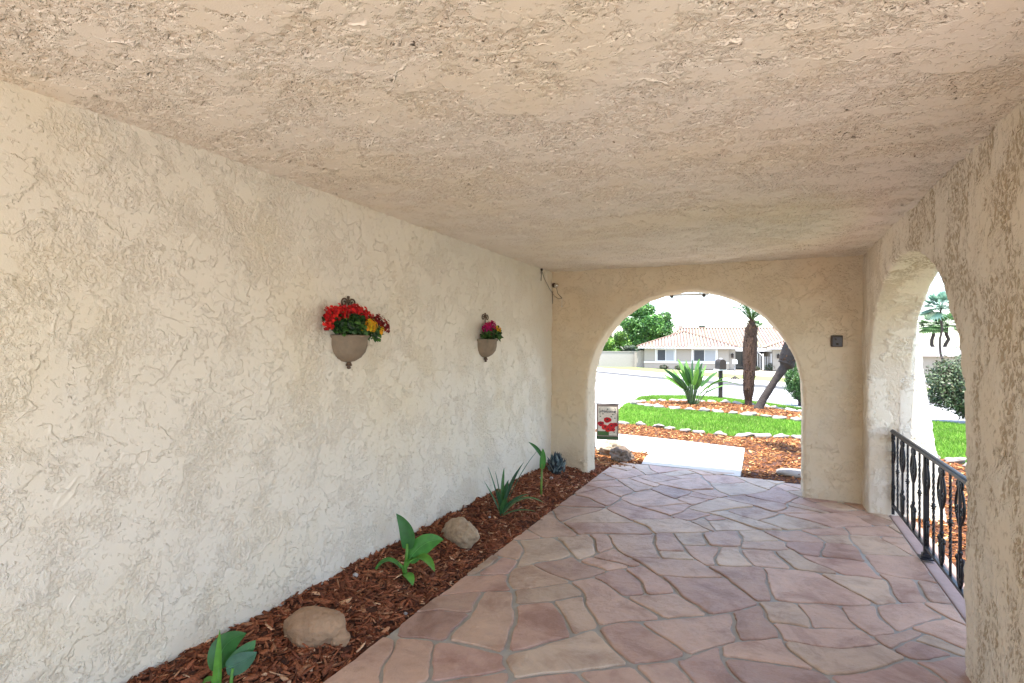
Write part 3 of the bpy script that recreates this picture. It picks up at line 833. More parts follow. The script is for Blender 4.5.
# ------------------------------------------------------------------ border stones
def scatter_line(pts, step, closed=False):
    out = []; P_ = [Vector(p) for p in pts]
    if closed: P_.append(P_[0])
    acc = 0; nxt = 0
    for a, b_ in zip(P_, P_[1:]):
        l = (b_ - a).length
        while nxt <= acc + l:
            out.append((a.lerp(b_, (nxt - acc) / l), atan2((b_ - a).y, (b_ - a).x)))
            nxt += step * random.uniform(.85, 1.2)
        acc += l
    return out
protos = []
for k_ in range(5):
    mb = MB(); mb.ball((0, 0, 0), (1, .62, .36), 3, .45, seed=k_ + 2, freq=1.2)
    me = bpy.data.meshes.new('border_stone'); me.from_pydata(mb.v, [], mb.f); me.materials.append(M_white_stone); me.shade_smooth(); protos.append(me)
front = scatter_line([(-2.66, 11.05), (-2.4, 11.1), (-2.0, 10.95), (-1.4, 10.55), (-1.0, 10.38), (-.58, 10.3), (.1, 10.55), (.53, 10.72), (1.2, 10.6), (1.7, 10.25), (2.4, 9.2), (2.43, 7.0)], .34)
bedst = scatter_line(BED, .40, True)
def stones(lst, grp, labf, sz, big=1.0):
    n = len(lst)
    for i, (p, a) in enumerate(lst):
        o = bpy.data.objects.new('border_stone', protos[random.randrange(5)]); COL.objects.link(o)
        s_ = sz * random.uniform(.75, 1.25)
        o.scale = (s_, s_ * random.uniform(.8, 1.1), s_ * random.uniform(.75, 1.1))
        o.rotation_euler = (random.uniform(-.2, .2), random.uniform(-.2, .2), a + random.uniform(-.35, .35))
        o.location = (p.x + random.uniform(-.04, .04), p.y + random.uniform(-.04, .04), gz(p.y) + .03)
        tag(o, labf(i, n, p), 'stone', grp)
def ord_(i):
    return ['first', 'second', 'third', 'fourth', 'fifth', 'sixth', 'seventh', 'eighth', 'ninth', 'tenth', 'eleventh', 'twelfth', 'thirteenth', 'fourteenth', 'fifteenth', 'sixteenth',
            'seventeenth', 'eighteenth', 'nineteenth', 'twentieth'][i] if i < 20 else ['twenty-first', 'twenty-second', 'twenty-third', 'twenty-fourth', 'twenty-fifth', 'twenty-sixth', 'twenty-seventh', 'twenty-eighth', 'twenty-ninth', 'thirtieth',
            'thirty-first', 'thirty-second', 'thirty-third', 'thirty-fourth', 'thirty-fifth', 'thirty-sixth', 'thirty-seventh', 'thirty-eighth', 'thirty-ninth', 'fortieth', 'forty-first', 'forty-second', 'forty-third', 'forty-fourth', 'forty-fifth', 'forty-sixth', 'forty-seventh', 'forty-eighth', 'forty-ninth', 'fiftieth', 'fifty-first', 'fifty-second', 'fifty-third', 'fifty-fourth', 'fifty-fifth'][i - 20]
stones(front, 'white border stones between mulch and lawn', lambda i, n, p: 'whitish stone edging the near mulch bed, %s from the garden flag end' % ord_(i), .15)
stones(bedst, 'white border stones around the palm island', lambda i, n, p: 'whitish stone ringing the palm island, %s counterclockwise from its left tip' % ord_(i), .17)

# ------------------------------------------------------------------ rocks
def rock(name, c, r, mat, label, nz=.18, seed=1, rz=0, rx=0, freq=1.3):
    mb = MB(); mb.ball((0, 0, 0), r, 5, nz, seed, freq=freq)
    vv = []
    for p in mb.v:
        d = Vector((p[0] / r[0], p[1] / r[1], p[2] / r[2])); q = d * 1.1 + Vector((seed, 0, seed * .7))
        cr = max(0, .06 - abs(noise.noise(q))) / .06 * (.5 + .5 * noise.noise(q * .7 + Vector((9, 0, 0))))
        kk = 1 - .10 * max(0, cr) + .035 * noise.noise(d * 4 + Vector((0, seed, 0))) + .015 * noise.noise(d * 11)
        vv.append((p[0] * kk, p[1] * kk, p[2] * kk))
    mb.v = vv
    o = mb.build(name, mat); o.location = c; o.rotation_euler = (rx, 0, rz)
    return tag(o, label, 'rock')
rock('rock', (-2.115, 2.13, .085), (.158, .11, .10), M_rock, 'large rounded tan boulder in mulch by the left wall', .12, 3, .6)
rock('rock', (-1.985, 2.165, .045), (.052, .04, .052), M_rock, 'small pale stone against the large tan boulder', .2, 5, .6)
M_rock3 = simple('speckled_tan_stone', (.40, .30, .20), rough=.85, var=.55, scale=28, bump=.9, bscale=45, bdist=.015)
rock('rock', (-2.135, 3.63, .10), (.17, .105, .115), M_rock3, 'speckled tan rock between broad-leaf plant and spiky plant', .22, 11, -.25)
rock('rock', (-2.03, 7.70, .06), (.19, .13, .12), M_greyrock, 'jagged pale rock farther from camera in sunny mulch outside arch', .5, 15, .3)
rock('rock', (-1.80, 7.42, .04), (.17, .13, .12), simple('dark_mottled_rock', (.13, .095, .07), rough=.9, var=.8, scale=16, bump=.8, bscale=30, bdist=.02), 'dark rounded mottled rock beside walkway just outside arch', .4, 18, 1.0)
mb = MB(); mb.ball((0, 0, 0), (.19, .14, .06), 3, .2, 9)
o = mb.build('stepping_stone', M_white_stone, loc=(.27, 7.45, .02)); tag(o, 'flat pale oval stone lying in orange mulch beside the right pier', 'stone')
for i, (x, y, s_, lab) in enumerate([(-2.17, 5.67, .02, 'small round white pebble at the foot of the blue grey rosette'), (-2.25, 5.55, .016, 'small pinkish pebble left of the blue grey rosette'), (-2.17, 4.19, .012, 'small white pebble under the spiky plant'),
                                (-1.89, 2.60, .012, 'tiny pale pebble at the edge of the flagstones'), (-2.33, 2.68, .018, 'small grey green pebble near the large tan boulder')]):
    rock('pebble', (x, y, zmulch(x, y) + .012), (s_, s_ * .8, s_ * .8), M_rock2 if i != 3 else M_white_stone, lab, .2, 20 + i)['category'] = 'pebble'

# ------------------------------------------------------------------ bed plants
G1, G2, G3, G4 = (.075, .26, .045), (.04, .155, .035), (.13, .34, .05), (.05, .15, .08)
def leaf_shape(L_, w, n=9, base=.15):
    return [w * (sin(pi * min(1, (base + (1 - base) * i / n)) ** .9) ** .75 if i < n else .0) for i in range(n + 1)]
def curve(p0, p1, p2, n=9, p3=None):
    p0, p1, p2 = Vector(p0), Vector(p1), Vector(p2); out = []
    for i in range(n + 1):
        t = i / n; out.append(p0 * (1 - t) ** 2 + p1 * 2 * t * (1 - t) + p2 * t * t)
    return out
def plant_leaf(root, stem, leafpts, w, col, fold=.25, side=None, sr=(.009, .006)):
    mb = MB(); n = len(leafpts) - 1
    mb.blade(leafpts, leaf_shape(1, w, n), fold, col, side)
    if w > .015: mb.tube(leafpts, [max(.0006, .0035 * (1 - i / n)) for i in range(n + 1)], 5, col=tuple(min(1, c * 1.7 + .02) for c in col))
    o = mb.build('leaf', M_leaf, root)
    sd = o.modifiers.new('sub', 'SUBSURF'); sd.levels = 1; sd.render_levels = 2
    if stem:
        mb = MB(); k_ = len(stem); mb.tube(stem, [sr[0] + (sr[1] - sr[0]) * i / (k_ - 1) for i in range(k_)], 8, col=G3)
        mb.build('stalk', M_leaf, root)
    return o
# camera right direction for turning leaves towards the view
CR = Vector((cos(YAW), sin(YAW), 0)); CF = Vector((-sin(YAW), cos(YAW), 0)); UZ = Vector((0, 0, 1))
def q3(r_, u_, f_=0.0): return CR * r_ + UZ * u_ + CF * f_
def at_plant(name, x, y, label, cat='plant'): return empty(name, (x, y, zmulch(x, y) - .01), label, cat)
# 1 nearest seedling (cropped by the frame)
pl = at_plant('broadleaf_seedling', -2.13, 1.60, 'small broad leaved seedling nearest the camera at bottom left')
plant_leaf(pl, None, curve(q3(-.012, -.02), q3(0, .10), q3(-.002, .285), 9), .020, G3, .7, side=CR)
plant_leaf(pl, [q3(-.012, -.02), q3(-.006, .06), q3(0, .12)], curve(q3(-.005, .10, .02), q3(-.05, .20, .05), q3(.085, .235, .06), 9), .055, G2, .15, side=q3(-.6, 1))
plant_leaf(pl, [q3(.045, -.03), q3(.048, .05), q3(.055, .115)], curve(q3(.025, .115), q3(.09, .13, .0), q3(.145, .17, .03), 9), .042, G4, .2, side=q3(.2, 1, .3))
plant_leaf(pl, None, curve(q3(.03, .115), q3(.09, .16, .04), q3(.125, .205, .06), 9), .034, G2, .2, side=q3(-.5, 1, .3))
plant_leaf(pl, [q3(-.01, .0), q3(-.018, .045), q3(-.035, .065)], curve(q3(-.035, .062), q3(-.08, .07), q3(-.12, -.02), 9), .024, G3, .4)
# 2 canna like plant
pl = at_plant('broadleaf_plant', -2.135, 2.93, 'bright green broad leaved plant with an upright dark leaf between two rocks'); pl.scale = (1.12,) * 3
stem = [q3(0, -.02), q3(.0, .06), q3(.012, .13), q3(.01, .20)]
plant_leaf(pl, stem, curve(q3(.01, .17), q3(.035, .27), q3(-.055, .375), 10), .042, G2, .3, side=q3(1, .25, .2), sr=(.013, .009))
plant_leaf(pl, [q3(.0, .05), q3(.02, .09), q3(.04, .115)], curve(q3(.015, .095), q3(.10, .235), q3(.225, .23, -.02), 10), .055, G1, .3, side=q3(-.4, 1, .2))
plant_leaf(pl, None, curve(q3(.02, .09), q3(.12, .19, -.06), q3(.19, .085, -.12), 10), .040, G3, .3)
plant_leaf(pl, [q3(0, .02), q3(-.02, .07), q3(-.04, .09)], curve(q3(-.02, .05), q3(-.12, .17), q3(-.185, .01, -.05), 10), .030, G1, .4)
plant_leaf(pl, None, curve(q3(.0, .03, -.02), q3(.04, .045, -.06), q3(.06, -.01, -.08), 8), .030, G3, .3)
# 3 spiky plant
pl = at_plant('spiky_plant', -2.12, 4.32, 'spiky dark green plant with narrow striped arching leaves by the wall', 'plant')
for (dx, dz, df, bend, w) in [(-.06, .40, .0, .0, .017), (.02, .42, .05, .03, .013), (.10, .36, -.02, -.03, .024), (.14, .40, .05, .0, .02), (.20, .46, .1, .03, .018), (.36, .62, .05, .04, .008), (-.16, .30, .05, -.03, .012), (-.13, .42, .1, 0, .007),
                              (.16, .16, -.1, .09, .02), (.38, .13, -.05, .17, .02), (.25, .17, .1, .06, .02), (.06, .30, .1, 0, .022), (-.04, .25, -.05, 0, .018), (.30, .08, -.12, .05, .012), (.05, .20, -.12, .02, .018)]:
    c_ = random.choice([(.05, .16, .07), (.07, .20, .06), (.12, .25, .10), (.045, .13, .07)])
    plant_leaf(pl, None, curve(q3(0, 0), q3(dx * .45, dz * .6 + bend, df * .5), q3(dx, dz, df), 10), w * 1.35, c_, .5, sr=(.01, .01))
# 4 single stem sprout
pl = at_plant('young_shoot', -2.085, 5.16, 'single tall green shoot with one folded leaf near the arch pier')
mb = MB(); mb.tube([q3(0, -.02), q3(.003, .15), q3(.008, .33)], [.014, .012, .009], 8, col=(.20, .33, .07)); mb.build('stalk', M_leaf, pl)
plant_leaf(pl, None, curve(q3(.008, .28), q3(.02, .40), q3(.015, .49), 8), .032, G1, .6, side=CR)
plant_leaf(pl, None, curve(q3(.008, .40), q3(-.03, .50), q3(-.135, .555), 8), .02, G2, .5, side=q3(.3, 1))
plant_leaf(pl, None, curve(q3(-.005, .28), q3(-.01, .32), q3(.0, .40), 6), .012, (.2, .3, .08), .6, side=CR)
# 5 blue grey rosette
pl = empty('succulent_rosette', (-2.22, 5.95, zmulch(-2.22, 5.95)), 'blue grey spiky rosette lump in the mulch at the wall corner', 'plant')
mb = MB(); rr = random.Random(5)
for i in range(120):
    ph = i * 2.399963; t = i / 119; el = .05 + 1.35 * t
    d = Vector((cos(ph) * cos(el), sin(ph) * cos(el), sin(el)))
    rr_ = .085 if True else 0
    k9 = rr.uniform(.55, 1.15); b0 = Vector((d.x * .10 * k9 + .02 * d.z, d.y * .085 * k9, .01 + d.z * .16 * k9)); out = (d * .6 + UZ * .8 + Vector((rr.gauss(0, .3), rr.gauss(0, .3), 0))).normalized()
    cc = rr.choice([(.10, .16, .17), (.16, .23, .25), (.05, .08, .11), (.28, .36, .36)])
    mb.blade([b0, b0 + out * .022, b0 + out * .05, b0 + out * .078], [.010, .015, .010, .001], .3, cc)
mb.build('leaves', M_leaf, pl)
mb = MB(); mb.ball((0, 0, .05), (.07, .07, .10), 2, .3, 3, col=(.03, .045, .05)); mb.build('core', M_leaf, pl)

# ------------------------------------------------------------------ wall planters and their flowers
def planter(y, label, wid=.165):
    root = empty('wall_planter', (XL + .005, y, 1.598), label, 'planter', 'clay half planters hung on the left wall'); root.scale = (.86, .84, .86)
    prof = [(wid * .10, -.185), (wid * .38, -.176), (wid * .66, -.150), (wid * .87, -.11), (wid * .96, -.06), (wid * .97, -.01), (wid * 1.05, .003), (wid * 1.06, .014), (wid * .98, .018), (wid * .93, .005), (wid * .9, -.03), (.001, -.035)]
    mb = MB(); mb.lathe(prof, n=28, a0=-pi / 2, a1=pi / 2, sq=.92)
    # flat back
    pb = [(-.002, -wid * .9, .0), (-.002, wid * .9, .0)] + [(-.002, wid * .9 * cos(a * pi / 10), -.165 * sin(a * pi / 10)) for a in range(1, 10)]
    mb.add(pb, [tuple(range(len(pb)))])
    mb.build('pot', M_pot, root)
    mb = MB(); mb.lathe([(.001, -.235), (.012, -.232), (.016, -.222), (.010, -.212), (.017, -.204), (.020, -.194), (.014, -.184), (.012, -.17)], (.022, 0, 0), 12)
    for k_ in range(6):
        a = k_ * pi / 3; mb.ball((.022 + .018 * cos(a), .018 * sin(a), -.205), .008, 1)
    mb.build('finial', M_rust, root)
    mb = MB(); sx = .012
    mb.tube([(sx, 0, -.05), (sx, 0, .275)], .0055, 6)
    for s_ in (-1, 1):
        mb.tube(spiral(s_ * .046, .255, .036, pi, -1.25, s_, 24, sx), .006, 6)
        mb.tube([(sx, s_ * .002, .25), (sx, s_ * .004, .285), (sx, s_ * .010, .305)], .005, 6)
    mb.ball((sx, 0, .30), .008, 1)
    mb.build('scroll_bracket', M_rust, root)
    return root
pl1 = planter(2.70, 'brown clay half pot nearer the camera holding red flowers')
pl2 = planter(4.56, 'brown clay half pot farther along wall holding pink flowers', .158)

def flowers(loc, label, clusters, leafspec, seed):
    root = empty('flower_bunch', loc, label, 'flowers', 'flowering plants in the wall planters'); root.scale = (1.0, 1.04, 1.08)
    r = random.Random(seed)
    mb = MB()
    for (c, rad, n) in leafspec:
        for _ in range(n):
            d = Vector((r.gauss(0, 1), r.gauss(0, 1), r.gauss(0, 1))).normalized() * r.uniform(.35, 1)
            p = Vector(c) + Vector((d.x * rad[0], d.y * rad[1], d.z * rad[2])); p.x = max(p.x, .012)
            o_ = Vector((abs(r.gauss(.4, .4)), r.gauss(0, .6) + d.y * .5, r.gauss(.1, .5))).normalized()
            L_ = r.uniform(.022, .045)
            cc = r.choice([(.03, .09, .02), (.045, .13, .025), (.07, .17, .035), (.02, .06, .02)])
            pts = curve(p, p + o_ * L_ * .6 + UZ * .008, p + o_ * L_ - UZ * .008, 4)
            pts = [Vector((max(q.x, .008), q.y, q.z)) for q in pts]
            mb.blade(pts, [.004, .012, .015, .011, .001], .25, cc, side=(r.uniform(-1, 1), 1, r.uniform(-1, 1)))
    mb.build('foliage', M_leaf, root, smooth=False)
    for (c, rad, cols, nclump) in clusters:
        mb = MB()
        for _ in range(nclump):
            d = Vector((r.gauss(0, 1), r.gauss(0, 1), r.gauss(0, 1))).normalized() * r.uniform(.3, 1)
            fc = Vector(c) + Vector((d.x * rad[0], d.y * rad[1], d.z * rad[2])); fc.x = max(fc.x, .02)
            ax = Vector((.8, d.y * .9 + r.gauss(0, .3), d.z + .35)).normalized()
            t1 = ax.cross(UZ).normalized(); t2 = ax.cross(t1)
            cc = r.choice(cols); cc = tuple(q * r.uniform(.75, 1.2) for q in cc); R_ = r.uniform(.0085, .0135); a0 = r.uniform(0, 6)
            for k_ in range(5):
                a = a0 + k_ * 2 * pi / 5; dv = t1 * cos(a) + t2 * sin(a); sv = -t1 * sin(a) + t2 * cos(a)
                mb.add([fc, fc + dv * R_ * .6 - sv * R_ * .42 + ax * .002, fc + dv * R_ + ax * .001, fc + dv * R_ * .6 + sv * R_ * .42 + ax * .002], [(0, 1, 2, 3)], cc)
        mb.build('blossom', M_petal, root, smooth=False)
    return root
RED = [(.55, .012, .012), (.70, .03, .02), (.40, .006, .010), (.62, .02, .03)]
DRED = [(.22, .008, .012), (.32, .015, .015), (.14, .005, .01), (.42, .03, .01)]
YEL = [(.80, .48, .02), (.85, .58, .04), (.72, .36, .015)]
MAG = [(.50, .008, .13), (.62, .02, .20), (.38, .006, .08)]
flowers((XL + .005, 2.675, 1.612), 'red and yellow blossoms over dark leaves in the nearer pot',
        [((.085, -.185, .115), (.05, .055, .050), RED, 130), ((.085, -.105, .135), (.05, .06, .045), RED, 120), ((.085, -.215, .055), (.04, .035, .035), RED, 45), ((.075, .03, .150), (.05, .085, .035), RED, 150), ((.07, .115, .125), (.05, .05, .035), RED, 70),
         ((.085, .205, .095), (.05, .055, .045), DRED, 90), ((.085, .285, .065), (.045, .05, .045), DRED, 70), ((.13, .105, .062), (.03, .045, .040), YEL, 110), ((.12, .055, .04), (.025, .025, .018), YEL, 25), ((.12, .205, .03), (.025, .022, .03), YEL, 25)],
        [((.07, .0, .05), (.08, .19, .05), 430), ((.06, .0, .09), (.05, .22, .05), 200), ((.09, .17, .02), (.05, .05, .045), 60)], 3)
flowers((XL + .005, 4.56, 1.612), 'magenta and yellow blossoms over dark leaves in the farther pot',
        [((.08, -.09, .10), (.05, .045, .045), MAG, 90), ((.085, -.01, .115), (.05, .055, .055), MAG, 130), ((.085, -.03, .05), (.05, .05, .035), MAG, 60), ((.09, .085, .085), (.045, .04, .035), YEL, 70), ((.06, .16, .075), (.035, .035, .04), [(.45, .02, .03), (.35, .01, .05)], 60)],
        [((.07, .0, .03), (.08, .16, .04), 300), ((.06, .03, .07), (.05, .15, .04), 130)], 8)

# ------------------------------------------------------------------ small fittings
bell = empty('doorbell_box', (.629, YF - .004, 1.618), 'small dark bronze doorbell box with grey face on the right pier', 'doorbell')
mb = MB(); mb.box((-.052, -.035, -.058), (.052, .0, .058)); mb.build('housing', M_cable, bell, smooth=False, bevel=.008)
mb = MB(); mb.box((-.036, -.040, -.052), (.045, -.034, .040)); mb.build('face_plate', simple('grey_plate', (.07, .065, .07), rough=.4), bell, smooth=False, bevel=.003)
mb = MB(); mb.lathe([(.001, .006), (.010, .005), (.012, 0)], n=14); b2 = mb.build('button', M_cable, bell); b2.rotation_euler = (pi / 2, 0, 0); b2.location = (.004, -.040, -.03)
mb = MB(); mb.lathe([(.001, .004), (.008, .003), (.01, 0)], n=14); b2 = mb.build('lens', M_cable, bell); b2.rotation_euler = (pi / 2, 0, 0); b2.location = (-.012, -.040, .018)

spot = empty('corner_spotlight', (-2.36, YF, 2.298), 'tiny chrome spotlight on a dark mount in the wall corner', 'spotlight')
mb = MB(); mb.lathe([(.0, .0), (.03, .0), (.03, .012), (.012, .02), (.012, .05)], n=14); o = mb.build('mount', M_rust, spot); o.rotation_euler = (pi / 2, 0, 0); o.location = (-.045, -.004, .01)
mb = MB(); mb.tube([(-.045, -.045, .01), (-.02, -.06, .0), (.0, -.06, -.002)], .007, 6); mb.build('arm', M_rust, spot)
mb = MB(); mb.lathe([(.001, -.03), (.018, -.026), (.027, -.008), (.029, .012), (.02, .024), (.001, .028)], n=18); o = mb.build('lamp_head', M_chrome, spot); o.location = (.005, -.065, -.004); o.rotation_euler = (.5, .5, 0)
cb = empty('dangling_cord', (-2.43, 5.97, 2.455), 'thin dark cord looping from a ceiling hook to the corner', 'cord')
mb = MB()
def P0(x, y, z): return (x + 2.43, y - 5.97, z - 2.455)
mb.tube([P0(-2.425, 5.97, 2.46), P0(-2.42, 6.05, 2.36), P0(-2.41, 6.2, 2.25), P0(-2.39, 6.32, 2.17), P0(-2.34, 6.33, 2.135), P0(-2.30, 6.345, 2.145)], .0024, 5)
mb.tube([P0(-2.36, 6.30, 2.28), P0(-2.35, 6.33, 2.20), P0(-2.30, 6.345, 2.145)], .003, 5)
mb.tube([P0(-2.425, 5.97, 2.45), P0(-2.424, 5.965, 2.38), P0(-2.424, 5.96, 2.32)], .003, 5)
mb.tube([P0(-2.42, 6.34, 2.24), P0(-2.425, 6.342, 2.15), P0(-2.42, 6.34, 2.08)], .0035, 5)
mb.build('cord', M_cable, cb)
mb = MB(); mb.ball((0.01, 0, .0), .016, 2); mb.build('hook', M_cable, cb)
mb = MB(); mb.tube([P0(-2.30, 6.345, 2.145), P0(-2.30, 6.342, 2.11)], .002, 5); mb.ball(P0(-2.30, 6.342, 2.04), .008, 1); mb.tube([P0(-2.30, 6.342, 2.11), P0(-2.30, 6.342, 2.04)], .0025, 5)
mb.build('pull', M_white, cb)

bar = empty('light_bar', (-.869, 6.80, 2.17), 'pale bar with two dark knobs hanging just outside the arch top', 'light')
mb = MB(); mb.tube([(-.24, 0, .008), (.24, 0, .008)], .013, 10); mb.build('bar', M_white, bar)
for s_ in (-1, 1):
    mb = MB(); mb.lathe([(.001, -.028), (.014, -.026), (.022, -.014), (.023, .002), (.016, .012)], (s_ * .185, 0, 0), 14); mb.build('knob', M_cable, bar)
    mb = MB(); mb.tube([(s_ * .14, 0, .02), (s_ * .14, 0, .12), (s_ * .14, -.075, .14)], .008, 8); mb.build('bracket', M_white, bar)

# ------------------------------------------------------------------ garden flag
flag = empty('garden_flag', (-1.965, 7.25, 0), 'small garden flag with red poppies on cream cloth by the arch', 'flag', rz=YAW * .4)
mb = MB(); mb.tube([(-.17, 0, -.02), (-.17, 0, .765), (-.165, 0, .772), (.16, 0, .772)], .006, 8); mb.tube([(-.17, 0, .06), (-.11, 0, .06), (-.11, 0, -.02)], .005, 6); mb.build('stand', M_iron, flag)
def sheet(mb_, x0, x1, z0, z1, dy, col=None, n=8):
    for i in range(n):
        a = x0 + (x1 - x0) * i / n; b_ = x0 + (x1 - x0) * (i + 1) / n
        f = lambda x: dy + .006 * sin(x * 22)
        mb_.add([(a, f(a), z0), (b_, f(b_), z0), (b_, f(b_), z1), (a, f(a), z1)], [(0, 1, 2, 3)], col)
mb = MB(); sheet(mb, -.148, .148, .285, .765, 0, (.30, .235, .20)); sheet(mb, -.148, .148, .285, .765, .004, (.30, .235, .20)); mb.build('cloth', M_petal, flag)
mb = MB(); sheet(mb, -.126, .126, .345, .735, -.003, (.74, .68, .58)); mb.build('picture_panel', M_petal, flag)
mb = MB(); sheet(mb, -.146, .146, .288, .33, -.003, (.06, .11, .05)); sheet(mb, -.13, .02, .345, .40, -.004, (.08, .16, .05)); mb.build('green_band', M_petal, flag)
def disc(mb_, cx, cz, r_, dy, col, sq=.8, seed=0, n=14):
    rr_ = random.Random(seed)
    vs = [(cx, dy + .006 * sin(cx * 22), cz)]
    for k_ in range(n):
        a = 2 * pi * k_ / n; q = r_ * rr_.uniform(.82, 1.1); x = cx + q * cos(a); vs.append((x, dy + .006 * sin(x * 22), cz + q * sin(a) * sq))
    mb_.add(vs, [(0, 1 + k_, 1 + (k_ + 1) % n) for k_ in range(n)], col)
for i, (cx, cz, r_, c_) in enumerate([(.0, .555, .052, (.50, .012, .015)), (-.088, .500, .048, (.42, .015, .03)), (-.03, .455, .052, (.62, .03, .03)), (.055, .475, .056, (.58, .025, .03)), (.105, .495, .040, (.45, .012, .02)), (.015, .425, .045, (.60, .02, .02)), (.07, .425, .035, (.5, .015, .02))]):
    mb = MB(); disc(mb, cx, cz, r_, -.0055 - i * .0007, c_, .75, i); disc(mb, cx, cz + .004, r_ * .28, -.0059 - i * .0007, (.05, .03, .03), .8, i + 9); mb.build('poppy', M_petal, flag, smooth=False)
mb = MB()
for i, (cx, cz) in enumerate([(-.095, .60), (-.06, .635), (.07, .63), (.10, .58), (-.1, .66), (.1, .665), (.0, .70), (-.02, .40), (.09, .39), (.05, .60)]):
    disc(mb, cx, cz, .011, -.0052, (.07, .09, .05), .7, i, 7)
for s_ in (-1, 1):                                # brackets left and right of the word
    pts = [(s_ * .092, -.005, .715), (s_ * .106, -.005, .705), (s_ * .104, -.005, .682), (s_ * .114, -.005, .672), (s_ * .104, -.005, .662), (s_ * .106, -.005, .64), (s_ * .092, -.005, .63)]
    mb.tube([(x, y + .006 * sin(x * 22), z) for x, y, z in pts], .0022, 5, col=(.05, .06, .07))
mb.build('leaf_marks', M_petal, flag, smooth=False)
cu = bpy.data.curves.new('lettering', 'FONT'); cu.body = 'Welcome'; cu.size = .052; cu.shear = .35; cu.align_x = 'CENTER'; cu.extrude = .0006; cu.offset = .0006
tmp = bpy.data.objects.new('lettering_tmp', cu); COL.objects.link(tmp)
bpy.context.view_layer.update()
me = bpy.data.meshes.new_from_object(tmp.evaluated_get(bpy.context.evaluated_depsgraph_get()))
bpy.data.objects.remove(tmp)
me.materials.clear(); me.materials.append(simple('dark_lettering', (.05, .06, .07), bump=0))
lt = bpy.data.objects.new('lettering', me); COL.objects.link(lt); lt.parent = flag; lt.rotation_euler = (pi / 2, 0, 0); lt.location = (0, -.012, .655)

# ------------------------------------------------------------------ vegetation builders
def leaf_cloud(name, clumps, n, size, pal, parent, seed=1, mat=None, up=.4):
    """many small bent leaves spread through clump volumes; clumps = [(centre, radii, weight)]"""
    r = np.random.default_rng(seed)
    wts = np.array([c[2] for c in clumps], float); wts /= wts.sum()
    ci = r.choice(len(clumps), n, p=wts)
    C = np.array([c[0] for c in clumps], float)[ci]; Rr = np.array([c[1] for c in clumps], float)[ci]
    d = r.normal(size=(n, 3)); d /= np.linalg.norm(d, axis=1)[:, None]
    rad = r.uniform(.25, 1, n) ** .45
    p = C + d * Rr * rad[:, None] * (1 + .12 * r.normal(size=(n, 1)))
    nrm = d * .7 + r.normal(size=(n, 3)) * .6 + np.array([0, 0, up]); nrm /= np.linalg.norm(nrm, axis=1)[:, None]
    t = np.cross(nrm, r.normal(size=(n, 3))); t /= np.linalg.norm(t, axis=1)[:, None]
    b_ = np.cross(nrm, t)
    L_ = size * r.uniform(.6, 1.35, (n, 1)); W = L_ * .5
    v = np.stack([p - t * L_ * .5, p - b_ * W * .5 + nrm * W * .12, p + t * L_ * .5, p + b_ * W * .5 + nrm * W * .12], 1).reshape(-1, 3)
    f = np.arange(4 * n).reshape(n, 4)
    tint = np.random.default_rng(seed + 5).uniform(.75, 1.25, len(clumps))[ci]
    cols = np.array(pal)[r.choice(len(pal), n)] * r.uniform(.75, 1.25, (n, 1)) * tint[:, None]
    return np_obj(name, v, f, mat or M_leaf, parent, cols)

def limb(mb_, p0, p1, r0, r1, seed=0, n=7):
    r = random.Random(seed); p0, p1 = Vector(p0), Vector(p1); L_ = (p1 - p0).length
    pts = [p0.lerp(p1, i / n) + Vector((r.gauss(0, 1), r.gauss(0, 1), 0)) * L_ * .02 * (0 < i < n) for i in range(n + 1)]
    mb_.tube(pts, [r0 + (r1 - r0) * i / n for i in range(n + 1)], 8)

def tree(name, loc, H, crown, n, size, pal, label, cat='tree', group=None, seed=1, trunk_r=.22, nclump=26, base=.3):
    root = empty(name, loc, label, cat, group); r = random.Random(seed)
    cz = H * (base + (1 - base) / 2); cl = []
    for i in range(nclump):
        d = Vector((r.gauss(0, 1), r.gauss(0, 1), r.gauss(0, 1))).normalized() * r.uniform(.35, .95)
        c = (d.x * crown[0], d.y * crown[0], cz + d.z * crown[1]); s_ = r.uniform(.22, .42)
        cl.append((c, (crown[0] * s_, crown[0] * s_, crown[1] * s_ * .85), s_ ** 2))
    mb = MB(); limb(mb, (0, 0, -.2), (0, 0, cz), trunk_r, trunk_r * .5, seed)
    for i in range(0, nclump, 3): limb(mb, (0, 0, H * base * (.7 + .5 * r.random())), cl[i][0], trunk_r * .4, trunk_r * .08, seed + i)
    mb.build('trunk', M_bark, root)
    leaf_cloud('crown', cl, n, size, pal, root, seed)
    return root

def cam_pt(px, depth, z=None, py=None):
    """ground position at a given distance ahead and to the side, for laying out the far street"""
    xr = (px - 512) / 544.3 * depth
    return (xr * cos(YAW) - depth * sin(YAW), xr * sin(YAW) + depth * cos(YAW))

# ------------------------------------------------------------------ palms in the island
def frond(mb_, base, d, L_, droop, w, cols, r, nl=26, leaflet=.32):
    d = Vector(d).normalized(); p0 = Vector(base)
    pts = []
    for i in range(11):
        t = i / 10; pts.append(p0 + d * L_ * t + UZ * (-droop * L_ * t * t))
    mb_.tube(pts, [.014 * (1 - .8 * i / 10) for i in range(11)], 5, col=(.14, .2, .06))
    for i in range(nl):
        t = .12 + .88 * i / nl; k_ = min(9, int(t * 10)); p = pts[k_].lerp(pts[k_ + 1], t * 10 - k_)
        tg = (pts[k_ + 1] - pts[k_]).normalized(); sd = tg.cross(UZ).normalized()
        ll = leaflet * sin(pi * min(.98, .15 + .8 * t)) ** .6
        for s_ in (-1, 1):
            o_ = (sd * s_ + tg * .7 + UZ * r.uniform(-.25, .25)).normalized()
            e = p + o_ * ll - UZ * ll * .2
            mb_.blade([p, p.lerp(e, .5) + UZ * .01, e], [w * .6, w, .001], .2, r.choice(cols))
